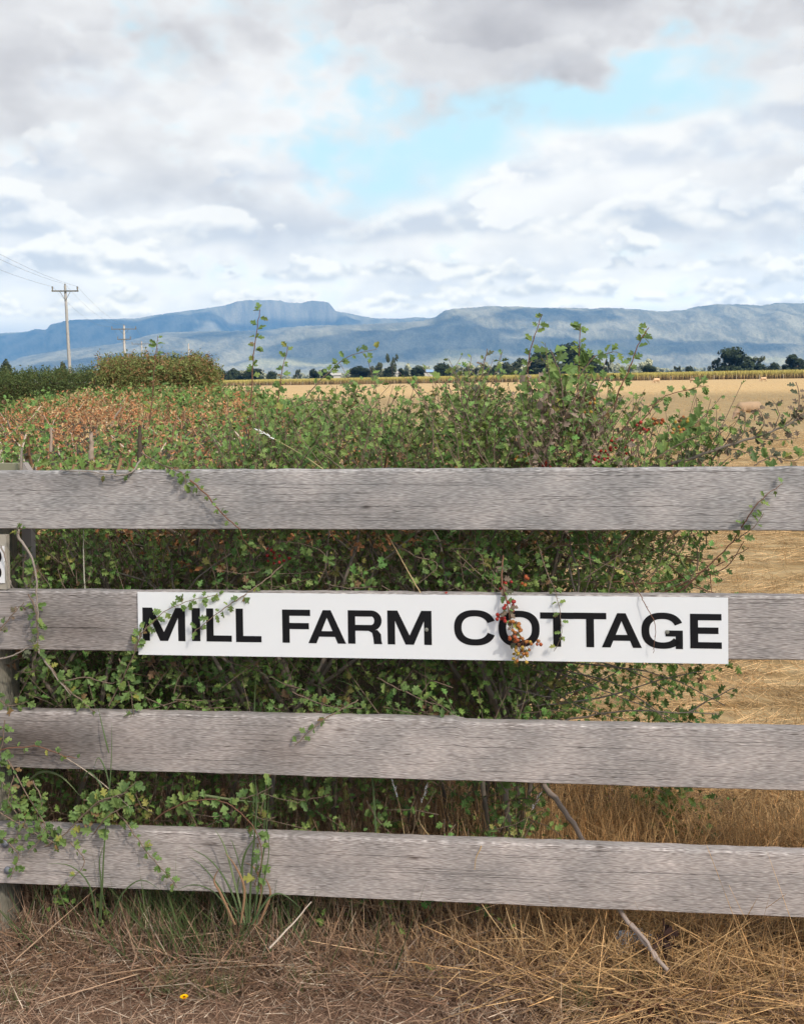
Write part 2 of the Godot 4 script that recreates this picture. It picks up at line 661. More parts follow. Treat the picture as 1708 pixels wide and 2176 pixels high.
func wood_textures() -> Array:
	var w := 2048
	var h := 1024
	var im_f := noise(31, 0.36, 3).get_image(210, h)
	im_f.resize(w, h, Image.INTERPOLATE_CUBIC)
	var im_s := noise(32, 0.36, 2).get_image(300, h)
	im_s.resize(w, h, Image.INTERPOLATE_CUBIC)
	var im_b := noise(33, 0.02, 4).get_image(512, 256)
	im_b.resize(w, h, Image.INTERPOLATE_CUBIC)
	var im_c := noise(34, 0.28, 2).get_image(105, h)
	im_c.resize(w, h, Image.INTERPOLATE_CUBIC)
	for im in [im_f, im_s, im_b, im_c]:
		im.convert(Image.FORMAT_L8)
	var f: PackedByteArray = im_f.get_data()
	var s: PackedByteArray = im_s.get_data()
	var g: PackedByteArray = im_b.get_data()
	var c: PackedByteArray = im_c.get_data()
	var rgb := PackedByteArray()
	rgb.resize(w * h * 3)
	var hi := PackedByteArray()
	hi.resize(w * h)
	# each quarter of the height belongs to one rail: [warm, light]
	var tone := [[0.0, 0.0], [0.35, -2.0], [0.45, 1.0], [0.55, 2.0]]
	# weather stains: rail, u, v, width, height, strength
	var stains := [[2, 0.03, 0.55, 0.11, 0.5, 0.42], [2, 0.345, 0.55, 0.06, 0.5, 0.16], [1, 0.10, 0.65, 0.06, 0.25, 0.15], [0, 0.12, 0.2, 0.2, 0.2, 0.1], [3, 0.02, 0.35, 0.05, 0.4, 0.12], [1, 0.08, 0.5, 0.12, 0.9, 0.13], [2, 0.16, 0.6, 0.16, 0.6, 0.10], [0, 0.42, 0.7, 0.2, 0.4, 0.07], [3, 0.34, 0.3, 0.22, 0.4, 0.07], [0, 0.455, 0.62, 0.006, 0.035, 0.45], [3, 0.505, 0.30, 0.010, 0.03, 0.40], [2, 0.42, 0.22, 0.008, 0.03, 0.35], [3, 0.26, 0.2, 0.012, 0.04, 0.30]]
	for y in h:
		var rail: int = y / 256
		var v := (y % 256) / 256.0
		var edge := smoothstep(0.16, 0.0, v)   # the upper edge is splintered
		for x in w:
			var i := y * w + x
			var a := (f[i] - 128) * 0.32 + (s[i] - 128) * 0.20 * (1.0 + edge) + (g[i] - 128) * 0.13
			var crack := 0.0
			if c[i] < 62 + edge * 30.0:
				crack = (62 + edge * 30.0 - c[i]) * 0.028
			crack = minf(crack, 1.0)
			var pale := maxf(0.0, (s[i] - 172) * (0.45 + 0.7 * edge))
			var k: float = 160.0 + a + pale * 0.55 + tone[rail][1]
			k *= 1.0 - 0.5 * crack
			for t in stains:
				if t[0] == rail:
					var dx: float = (x / 2048.0 - t[1]) / t[3]
					var dy: float = (v - t[2]) / t[4]
					var q: float = dx * dx + dy * dy
					if q < 4.0:
						k *= 1.0 - t[5] * exp(-q * 1.5)
			var warm: float = 5.0 + tone[rail][0] * 9.0 + (g[i] - 128) * 0.02
			rgb[i * 3] = clampi(int(k + warm * 0.9), 0, 255)
			rgb[i * 3 + 1] = clampi(int(k - warm * 0.06), 0, 255)
			rgb[i * 3 + 2] = clampi(int(k - warm * 0.55), 0, 255)
			hi[i] = clampi(int(150 + a * 1.4 - crack * 110), 0, 255)
	# long drying cracks along the grain
	var r2 := RandomNumberGenerator.new()
	r2.seed = 35
	for n in 260:
		var y0 := r2.randf_range(0, 4) * 256.0
		var x0 := r2.randf_range(0, w)
		var long := r2.randf_range(60, 420)
		var slope := r2.randf_range(-0.012, 0.012)
		var deep := r2.randf_range(0.25, 0.62)
		for i in int(long):
			var t := i / long
			var x := int(x0 + i) % w
			var yy := y0 + slope * i + sin(i * 0.05 + n) * 0.8
			var force := deep * sin(PI * t)
			for dy in 2:
				var y := clampi(int(yy) + dy, 0, h - 1)
				var o := y * w + x
				for ch in 3:
					rgb[o * 3 + ch] = int(rgb[o * 3 + ch] * (1.0 - force * (1.0 if dy == 0 else 0.5)))
				hi[o] = int(hi[o] * (1.0 - force * 0.8))
	var color := Image.create_from_data(w, h, false, Image.FORMAT_RGB8, rgb)
	var height := Image.create_from_data(w, h, false, Image.FORMAT_L8, hi)
	return [ImageTexture.create_from_image(color), ImageTexture.create_from_image(height)]

func rail_mesh(k: int, tl: Vector2, tr: Vector2, bl: Vector2, br: Vector2, step_at: float) -> ArrayMesh:
	var b := MB.new()
	var nz := noise(50 + k, 1.0, 3)
	var s0 := -2.35
	var s1 := 2.05
	var n := 150
	var thick := 0.038
	var ring := 10
	for i in n + 1:
		var s := lerpf(s0, s1, float(i) / n)
		var top := tl.y + (tr.y - tl.y) * (s - tl.x) / (tr.x - tl.x)
		var bot := bl.y + (br.y - bl.y) * (s - bl.x) / (br.x - bl.x)
		top += nz.get_noise_2d(s * 9.0, 0.0) * 0.0022 + nz.get_noise_2d(s * 55.0, 4.0) * 0.001
		bot += nz.get_noise_2d(s * 7.0, 9.0) * 0.0016
		if step_at < 90.0 and s > step_at:
			top -= 0.006
		var bow := nz.get_noise_2d(s * 1.2, 30.0) * 0.002
		var e := 0.004
		var prof := [
			Vector2(top - e * 2.0, bow), Vector2(top - e * 0.5, bow - e * 0.6), Vector2(top, bow - e * 2.0), Vector2(top - 0.001, bow - thick + e), Vector2(top - e, bow - thick),
			Vector2(bot + e, bow - thick), Vector2(bot, bow - thick + e), Vector2(bot, bow - e), Vector2(bot + e * 0.7, bow - 0.0004), Vector2((top + bot) * 0.5, bow + 0.0006)]
		for q in prof:
			var v: float = clampf((top - q.x) / (top - bot), 0.0, 1.0)
			if v < 0.05 and q.y < bow - e * 1.5:   # the upper face carries grain of its own
				v = minf((bow - q.y) / 0.15, 0.3)
			b.vert(Vector3(s, q.x, q.y), Vector3.UP, Vector2(pingpong((s + 1.05) / 2.1, 1.0), (k + 0.02 + v * 0.96) / 4.0))
	for i in n:
		for j in ring:
			var a := i * ring + j
			var a2 := i * ring + (j + 1) % ring
			b.tri(a, a2, a + ring)
			b.tri(a2, a2 + ring, a + ring)
	for side in [0, n]:
		for j in range(1, ring - 1):
			var o: int = side * ring
			if side == 0:
				b.tri(o, o + j, o + j + 1)
			else:
				b.tri(o, o + j + 1, o + j)
	b.smooth()
	return b.mesh()

var fence: Node3D
var wood: StandardMaterial3D

func build_fence() -> void:
	var tex := wood_textures()
	wood = StandardMaterial3D.new()
	wood.resource_name = "weathered_hardwood"
	wood.albedo_texture = tex[0]
	wood.heightmap_enabled = true
	wood.heightmap_texture = tex[1]
	wood.heightmap_scale = 0.14
	wood.roughness = 0.9
	wood.metallic_specular = 0.2
	fence = thing("rail_fence", "weathered grey timber fence of four wide rails carrying the name sign", "fence", fence_o, -atan(YAW))
	var edges := [[1001, 992.5, 1124, 1128.6], [1255, 1267.4, 1380.6, 1404.7], [1510.5, 1544, 1631, 1682], [1754, 1814, 1878, 1951]]
	for k in 4:
		var e: Array = edges[k]
		put("rail", rail_mesh(k, fs(0, e[0]), fs(1708, e[1]), fs(0, e[2]), fs(1708, e[3]), fs(965, 1535).x if k == 2 else 99.0), wood, fence)
	var post_wood := StandardMaterial3D.new()
	post_wood.resource_name = "post_wood"
	post_wood.albedo_texture = tex[0]
	post_wood.albedo_color = Color(0.80, 0.79, 0.72)
	post_wood.heightmap_enabled = true
	post_wood.heightmap_texture = tex[1]
	post_wood.heightmap_scale = 0.3
	post_wood.roughness = 0.95
	var left := fs(-66, 1500).x
	for s in [left, left + 2.42]:
		var b := MB.new()
		var nz := noise(90, 2.0, 3)
		var n := 26
		var ring := 16
		for i in n + 1:
			var y := lerpf(-0.12, 1.235 if s == left else 1.25, float(i) / n)
			for j in ring:
				var t := TAU * j / ring
				# a squared post with worn corners
				var q := Vector2(cos(t), sin(t))
				var r := 0.066 / maxf(0.001, pow(pow(absf(q.x), 5.0) + pow(absf(q.y), 5.0), 0.2))
				r *= 1.0 + nz.get_noise_3d(q.x * 2.0, y * 1.2, q.y * 2.0) * 0.05
				b.vert(Vector3(s + q.x * r, y, -0.106 + q.y * r), Vector3.UP, Vector2(y / 2.1, float(j) / ring * 0.5))
		for i in n:
			for j in ring:
				var a := i * ring + j
				var a2 := i * ring + (j + 1) % ring
				b.tri(a, a2, a + ring)
				b.tri(a2, a2 + ring, a + ring)
		for j in range(1, ring - 1):
			b.tri(n * ring, n * ring + j, n * ring + j + 1)
		b.smooth()
		put("post", b.mesh(), post_wood, fence)
	var steel := mat("galvanised_bolt", Color(0.52, 0.53, 0.56), 0.6)
	steel.metallic = 0.6
	for e in [[12, 1793], [18, 1849]]:
		var p := fs(e[0], e[1])
		var b := MB.new()
		for r in [[0.0105, 0.0], [0.010, 0.003], [0.0075, 0.0058], [0.0, 0.007]]:
			for j in 12:
				b.vert(Vector3(p.x + cos(TAU * j / 12) * r[0], p.y + sin(TAU * j / 12) * r[0], 0.0002 + r[1]), Vector3.BACK)
		for i in 3:
			for j in 12:
				var a := i * 12 + j
				var a2 := i * 12 + (j + 1) % 12
				b.tri(a, a + 12, a2)
				b.tri(a2, a + 12, a2 + 12)
		b.smooth()
		put("bolt", b.mesh(), steel, fence)

func ring_arc(a0: float, a1: float, w: float, h: float, tx: float, ty: float, n := 40) -> Array:
	# quads between an outer and an inner rounded oval, w by h, strokes tx and ty
	var out := []
	var f := func(a: float, rx: float, ry: float) -> Vector2:
		var c := cos(a)
		var s := sin(a)
		var e := 2.0 / 2.35
		return Vector2(w / 2 + signf(c) * pow(absf(c), e) * rx, h / 2 + signf(s) * pow(absf(s), e) * ry)
	for i in n:
		var b0 := lerpf(a0, a1, float(i) / n)
		var b1 := lerpf(a0, a1, float(i + 1) / n)
		out.append(PackedVector2Array([f.call(b0, w / 2, h / 2), f.call(b1, w / 2, h / 2), f.call(b1, w / 2 - tx, h / 2 - ty), f.call(b0, w / 2 - tx, h / 2 - ty)]))
	return out

func rect(x0: float, y0: float, x1: float, y1: float) -> PackedVector2Array:
	return PackedVector2Array([Vector2(x0, y0), Vector2(x1, y0), Vector2(x1, y1), Vector2(x0, y1)])

func letter(ch: String, w: float, h: float) -> Array:
	var t := h * 0.222   # stem
	var u := h * 0.185   # bar
	match ch:
		"I":
			return [rect(0, 0, w, h)]
		"L":
			return [rect(0, 0, t, h), rect(t, 0, w, u)]
		"T":
			return [rect(0, h - u, w, h), rect(w / 2 - t / 2, 0, w / 2 + t / 2, h - u)]
		"F":
			return [rect(0, 0, t, h), rect(t, h - u, w, h), rect(t, h * 0.415, w * 0.95, h * 0.415 + u)]
		"E":
			return [rect(0, 0, t, h), rect(t, h - u, w, h), rect(t, 0, w, u), rect(t, h * 0.425, w * 0.90, h * 0.425 + u)]
		"M":
			var d := t * 1.32
			return [PackedVector2Array([Vector2(0, 0), Vector2(t, 0), Vector2(t, h * 0.70), Vector2(w / 2 - d * 0.42, 0), Vector2(w / 2 + d * 0.42, 0), Vector2(w - t, h * 0.70), Vector2(w - t, 0), Vector2(w, 0), Vector2(w, h), Vector2(w - d * 1.02, h), Vector2(w / 2, h * 0.27), Vector2(d * 1.02, h), Vector2(0, h)])]
		"A":
			var q := h * 0.2
			var c := w / 2
			var a := t * 0.54
			# left leg, right leg, bar
			var lean := (c - a) / h
			var inner := func(y: float) -> float: return t * 1.12 + (c - t * 1.12) * y / (h * 0.77)
			return [PackedVector2Array([Vector2(0, 0), Vector2(t * 1.12, 0), Vector2(inner.call(q), q), Vector2(inner.call(q + u * 0.92), q + u * 0.92), Vector2(c, h * 0.77), Vector2(c, h), Vector2(c - a, h)]),
				PackedVector2Array([Vector2(w, 0), Vector2(w - t * 1.12, 0), Vector2(w - inner.call(q), q), Vector2(w - inner.call(q + u * 0.92), q + u * 0.92), Vector2(c, h * 0.77), Vector2(c, h), Vector2(c + a, h)]),
				PackedVector2Array([Vector2(inner.call(q), q), Vector2(w - inner.call(q), q), Vector2(w - inner.call(q + u * 0.92), q + u * 0.92), Vector2(inner.call(q + u * 0.92), q + u * 0.92)])]
		"R":
			var out := [rect(0, 0, t, h)]
			var y0 := h * 0.39
			var r := (h - y0) / 2
			out.append(rect(t, h - u, w - r * 1.05, h))
			out.append(rect(t, y0, w - r * 1.05, y0 + u * 0.95))
			var n := 16
			for i in n:
				var a0 := -PI / 2 + PI * i / n
				var a1 := -PI / 2 + PI * (i + 1) / n
				var o := Vector2(w - r * 1.05, y0 + r)
				var ro := Vector2(r * 1.03, r)
				var ri := Vector2(r * 1.03 - t, r - u * 0.97)
				out.append(PackedVector2Array([o + Vector2(cos(a0), sin(a0)) * ro, o + Vector2(cos(a1), sin(a1)) * ro, o + Vector2(cos(a1), sin(a1)) * ri, o + Vector2(cos(a0), sin(a0)) * ri]))
			# the leg turns down and flares at the foot
			out.append(PackedVector2Array([Vector2(w - r * 1.0 - t * 0.45, y0), Vector2(w - t * 0.62, y0 + 0.03 * h), Vector2(w - t * 0.14, y0 - h * 0.1), Vector2(w - t * 0.1, h * 0.1), Vector2(w, h * 0.02), Vector2(w, 0), Vector2(w - t * 1.1, 0), Vector2(w - t * 1.2, h * 0.2), Vector2(w - t * 1.32, y0 - h * 0.06)]))
			return out
		"O":
			return ring_arc(0, TAU, w, h * 1.05, t, u, 64)
		"C":
			return ring_arc(0.36, TAU - 0.36, w * 1.04, h * 1.05, t, u, 56)
		"G":
			var g := ring_arc(0.40, TAU - 0.62, w * 1.02, h * 1.05, t, u, 52)
			g.append(rect(w - t * 0.92, 0, w, h * 0.36))
			g.append(rect(w * 0.58, h * 0.36, w, h * 0.36 + u * 0.95))
			return g
	return []

func raised(polys: Array, depth: float) -> ArrayMesh:
	var b := MB.new()
	for p in polys:
		var q: PackedVector2Array = p
		if Geometry2D.is_polygon_clockwise(q):
			q = q.duplicate()
			q.reverse()
		var idx := Geometry2D.triangulate_polygon(q)
		var first := b.v.size()
		for e in q:
			b.vert(Vector3(e.x, e.y, depth), Vector3.BACK)
		for i in range(0, idx.size(), 3):
			var m := (q[idx[i + 1]] - q[idx[i]]).cross(q[idx[i + 2]] - q[idx[i]])
			if m > 0:
				b.tri(first + idx[i], first + idx[i + 2], first + idx[i + 1])
			else:
				b.tri(first + idx[i], first + idx[i + 1], first + idx[i + 2])
	return b.mesh()

func build_sign() -> void:
	var tl := fs(293.1, 1257.9, 0.005)
	var tr := fs(1545.9, 1270.2, 0.005)
	var bl := fs(295, 1390.9, 0.005)
	var br := fs(1546.5, 1410.9, 0.005)
	var sign := thing("name_sign", "long white name board with black capitals reading MILL FARM COTTAGE", "sign", fence_o, -atan(YAW))
	var white := mat("sign_white", Color(0.90, 0.905, 0.91), 0.35)
	white.clearcoat_enabled = false
	var b := MB.new()
	var p := [Vector3(bl.x, bl.y, 0), Vector3(tl.x, tl.y, 0), Vector3(tr.x, tr.y, 0), Vector3(br.x, br.y, 0)]
	var zf := Vector3(0, 0, 0.006)
	var zb := Vector3(0, 0, 0.003)
	b.quad(p[0] + zf, p[1] + zf, p[2] + zf, p[3] + zf)
	b.quad(p[3] + zb, p[2] + zb, p[1] + zb, p[0] + zb)
	for i in 4:
		var j := (i + 1) % 4
		b.quad(p[j] + zf, p[i] + zf, p[i] + zb, p[j] + zb)
	put("board", b.mesh(), white, sign)
	var black := mat("sign_black", Color(0.10, 0.10, 0.11), 0.5)
	# left, right, top and bottom of each letter as it stands on the board
	for e in [["M", 304.5, 393.5, 1290.8, 1361.0], ["I", 408.9, 425.3, 1292, 1362], ["L", 439.7, 492, 1292.6, 1362.8], ["L", 502.3, 555, 1293, 1364],
			["F", 600.8, 659, 1295, 1365.5], ["A", 655.6, 734.2, 1296, 1366.5], ["R", 740, 810.9, 1296.5, 1367.5], ["M", 823.9, 916.3, 1297, 1369],
			["C", 965.2, 1049, 1297.5, 1369], ["O", 1059.3, 1145.5, 1299, 1372], ["T", 1147.9, 1218, 1301, 1373.6], ["T", 1219, 1287.3, 1301.6, 1374.6], ["A", 1278, 1361.9, 1302.4, 1375.4], ["G", 1362.6, 1449.3, 1303, 1376], ["E", 1466, 1531.8, 1304, 1377.6]]:
		var a := fs(e[1], e[4], 0.006)
		var c := fs(e[2], e[3], 0.006)
		var lo := fs(e[1], e[3], 0.006)
		var w := c.x - a.x
		var h := lo.y - a.y
		var turn := atan2(tr.y - tl.y, tr.x - tl.x)
		var y := a.y - (0.025 * h if e[0] in ["O", "C", "G"] else 0.0)
		put("letter", raised(letter(e[0], w, h), 0.0006), black, sign, Transform3D(Basis(Vector3.BACK, turn), Vector3(a.x, y, 0.0061)))
	var steel := mat("sign_screw", Color(0.5, 0.5, 0.47), 0.5)
	for e in [[906, 1338], [1416.7, 1343], [430, 1334]]:
		var q := fs(e[0], e[1], 0.006)
		var s := MB.new()
		for r in [[0.0052, 0.0], [0.0046, 0.0016], [0.002, 0.0022], [0.0, 0.0016]]:
			for j in 10:
				s.vert(Vector3(q.x + cos(TAU * j / 10) * r[0], q.y + sin(TAU * j / 10) * r[0], 0.0064 + r[1]), Vector3.BACK)
		for i in 3:
			for j in 10:
				var g := i * 10 + j
				var g2 := i * 10 + (j + 1) % 10
				s.tri(g, g + 10, g2)
				s.tri(g2, g + 10, g2 + 10)
		s.smooth()
		put("screw", s.mesh(), steel, sign)
	# the house number at the left edge of the picture
	var q0 := fs(-62, 1252, 0.0)
	var q1 := fs(14.0, 1137, 0.0)
	var num := thing("house_number", "white house number plate with a black digit, cut off at the left edge", "number sign", fence_o, -atan(YAW))
	var bb := MB.new()
	bb.box(Transform3D(Basis(), Vector3((q0.x + q1.x) / 2, (q0.y + q1.y) / 2, -0.008)), Vector3(q1.x - q0.x, q1.y - q0.y, 0.016))
	put("backing_board", bb.mesh(), mat("pale_board", Color(0.66, 0.63, 0.58), 0.9), num)
	var n0 := fs(-50, 1238, 0.0)
	var n1 := fs(10.8, 1160, 0.0)
	var pb := MB.new()
	pb.box(Transform3D(Basis(), Vector3((n0.x + n1.x) / 2, (n0.y + n1.y) / 2, 0.002)), Vector3(n1.x - n0.x, n1.y - n0.y, 0.003))
	put("plate", pb.mesh(), mat("plate_white", Color(0.9, 0.9, 0.9), 0.4), num)
	var d1 := fs(5.5, 1200, 0.0)
	for half in [[1164, 1199.5], [1199.5, 1232]]:
		var a := fs(-34, half[1], 0.0)
		var c := fs(5.5, half[0], 0.0)
		put("digit", raised(ring_arc(0, TAU, c.x - a.x, c.y - a.y, 0.011, 0.009, 32), 0.0005), black, num, Transform3D(Basis(), Vector3(a.x, a.y, 0.0041)))

# ---------------------------------------------------------------- power line

func build_power_line() -> void:
	var grey := textured("pole_wood", ramp_tex(61, 0.02, [[0.2, Color8(140, 138, 136)], [0.6, Color8(170, 168, 164)], [0.9, Color8(152, 148, 144)]], 256, 256, 4), Vector3(3, 0.4, 3), 0.9)
	var dark := mat("crossarm", Color(0.36, 0.36, 0.34), 0.9)
	var glass := mat("insulator", Color(0.45, 0.43, 0.40), 0.3)
	var wire := mat("wire", Color(0.40, 0.42, 0.45), 0.5)
	var line := Vector3(0.16, 0, 1).normalized()
	var across := Vector3(line.z, 0, -line.x)
	var specs := [
		[at(149.2, 789, 79), at(138.8, 607, 79), 1.95, "nearest grey power pole with a crossarm, leaning left beside the dark hedge"],
		[at(266.5, 800, 134), at(263.8, 692, 134), 3.1, "second power pole with two crossarms, behind the tall hedge block"],
		[at(303.5, 805, 187), at(301.3, 726, 187), 3.4, "third power pole, small, its crossarm just above the tall hedge block"],
		[at(402.5, 800, 205), at(400.9, 730, 205), 0.0, "bare far pole without a crossarm right of the others"]]
	var ends := []
	for k in specs.size():
		var s: Array = specs[k]
		var top: Vector3 = s[1]
		var low: Vector3 = s[0]
		var d := (top - low).normalized()
		var foot := low - d * ((low.y + 0.3) / d.y)
		var p := thing("power_pole", s[3], "power pole", foot, 0.0, "power poles along the road")
		var b := MB.new()
		b.base = foot
		var thick := 0.145 if k == 0 else 0.2
		b.tube([foot, foot.lerp(top, 0.35), foot.lerp(top, 0.7), top], thick, thick * 0.6, 10, true)
		put("pole", b.mesh(), grey, p)
		var tips := []
		if s[2] > 0.0:
			for arm in ([[0.42, 1.0]] if k != 1 else [[0.45, 1.0], [1.75, 0.55]]):
				var c: Vector3 = top - d * arm[0] + line * 0.16
				var half: float = s[2] * 0.5 * arm[1]
				var ab := MB.new()
				ab.base = foot
				ab.box(Transform3D(Basis(across, Vector3.UP, -line), c), Vector3(half * 2.0, 0.10, 0.10))
				put("crossarm", ab.mesh(), dark, p)
				for side in [-1.0, 1.0]:
					var ib := MB.new()
					ib.base = foot
					var e: Vector3 = c + across * (half - 0.07) * side
					ib.tube([e, e + Vector3(0, 0.16, 0), e + Vector3(0, 0.2, 0), e + Vector3(0, 0.34, 0)], 0.045, 0.06, 6, true)
					put("insulator", ib.mesh(), glass, p)
					var sb := MB.new()
					sb.base = foot
					sb.tube([c + across * half * 0.42 * side, top - d * (arm[0] + 0.7) + line * 0.1], 0.018, 0.018, 4)
					put("brace", sb.mesh(), dark, p)
					if arm[1] == 1.0:
						tips.append(e + Vector3(0, 0.34, 0))
			tips.insert(1, top + Vector3(0, 0.12, 0))
			var tb := MB.new()
			tb.base = foot
			tb.tube([top - Vector3(0, 0.05, 0), top + Vector3(0, 0.14, 0)], 0.05, 0.06, 6, true)
			put("insulator", tb.mesh(), glass, p)
		ends.append(tips)
	# wires: towards a pole out of the picture on the left, and on to the next poles
	var before := []
	for t in ends[0]:
		before.append(t + Vector3(10.0, 0.4, 64.0))
	var runs := [[before, ends[0], "leftwards out of the picture from the nearest pole"], [ends[0], ends[1], "from the nearest pole to the second pole"], [ends[1], ends[2], "from the second pole to the third pole"]]
	var which := ["left", "middle", "right"]
	for r in runs:
		for k in 3:
			var a: Vector3 = r[0][k]
			var b: Vector3 = r[1][k]
			var pts := []
			for i in 15:
				var t := i / 14.0
				pts.append(a.lerp(b, t) - Vector3(0, 4.0 * t * (1.0 - t) * 0.9, 0))
			var m := MB.new()
			m.base = b
			m.tube(pts, 0.007, 0.007, 4)
			var o := put("power_wire", m.mesh(), wire, self, Transform3D(Basis(), b))
			tag(o, "%s wire of three sagging %s" % [which[k], r[2]], "wire", "wires of the power line")

# ---------------------------------------------------------------- far trees, crop, sheds

func crown_mesh(sd: int, kind: int) -> ArrayMesh:
	# a crown one metre wide and one high, standing on its lower end: leaf clumps over several lobes
	rng.seed = sd
	var lobes := []
	var n := 9
	for i in n:
		var t := TAU * i / n + rf(-0.3, 0.3)
		match kind:
			0:   # dense, broad dome
				lobes.append([Vector3(cos(t) * rf(0.08, 0.3), rf(0.28, 0.74), sin(t) * rf(0.08, 0.3)), rf(0.17, 0.25)])
			1:   # loose bush
				lobes.append([Vector3(cos(t) * rf(0.1, 0.34), rf(0.2, 0.8), sin(t) * rf(0.1, 0.34)), rf(0.12, 0.2)])
			2:   # gum: tufts
				lobes.append([Vector3(cos(t) * rf(0.1, 0.4), rf(0.45, 0.9), sin(t) * rf(0.1, 0.4)), rf(0.09, 0.15)])
	if kind == 0:
		for i in 8:
			var t := TAU * i / 8
			lobes.append([Vector3(cos(t) * 0.3, 0.22, sin(t) * 0.3), 0.19])
		lobes.append([Vector3(0, 0.76, 0), 0.24])
	if kind == 1:
		for i in 6:
			var t := TAU * i / 6
			lobes.append([Vector3(cos(t) * 0.26, 0.2, sin(t) * 0.26), 0.2])
	var b := MB.new()
	for l in lobes:
		var c: Vector3 = l[0]
		var r: float = l[1]
		for i in int(900 * r if kind != 2 else 520 * r):
			var d := rvec()
			var p := c + d * r * pow(rng.randf(), 0.28)
			var e := rvec()
			var u := d.cross(e).normalized() * rf(0.022, 0.05)
			var w := (d + rvec() * 0.7).normalized().cross(u).normalized() * rf(0.022, 0.05)
			var g := rf(0.75, 1.25)
			b.col = Color(g, g * rf(0.95, 1.05), g * rf(0.85, 1.1))
			b.flat(p - u - w, p + u - w * 0.4, p + w + u * 0.2)
			b.flat(p - u + w * 0.3, p + w + u * 0.6, p + u - w)
	return b.mesh()

func trunk_mesh(sd: int, kind: int) -> ArrayMesh:
	rng.seed = sd
	var b := MB.new()
	var top := 0.55 if kind != 2 else 0.75
	b.tube([Vector3(0, -0.02, 0), Vector3(rf(-0.02, 0.02), top * 0.4, 0), Vector3(rf(-0.03, 0.03), top * 0.75, 0), Vector3(rf(-0.04, 0.04), top, 0)], 0.045, 0.014, 7)
	for i in 4:
		var t := TAU * i / 4 + rf(-0.4, 0.4)
		b.tube([Vector3(0, top * rf(0.3, 0.6), 0), Vector3(cos(t) * 0.14, top * 0.85, sin(t) * 0.14), Vector3(cos(t) * 0.28, top * rf(1.0, 1.2), sin(t) * 0.28)], 0.02, 0.006, 5)
	return b.mesh()

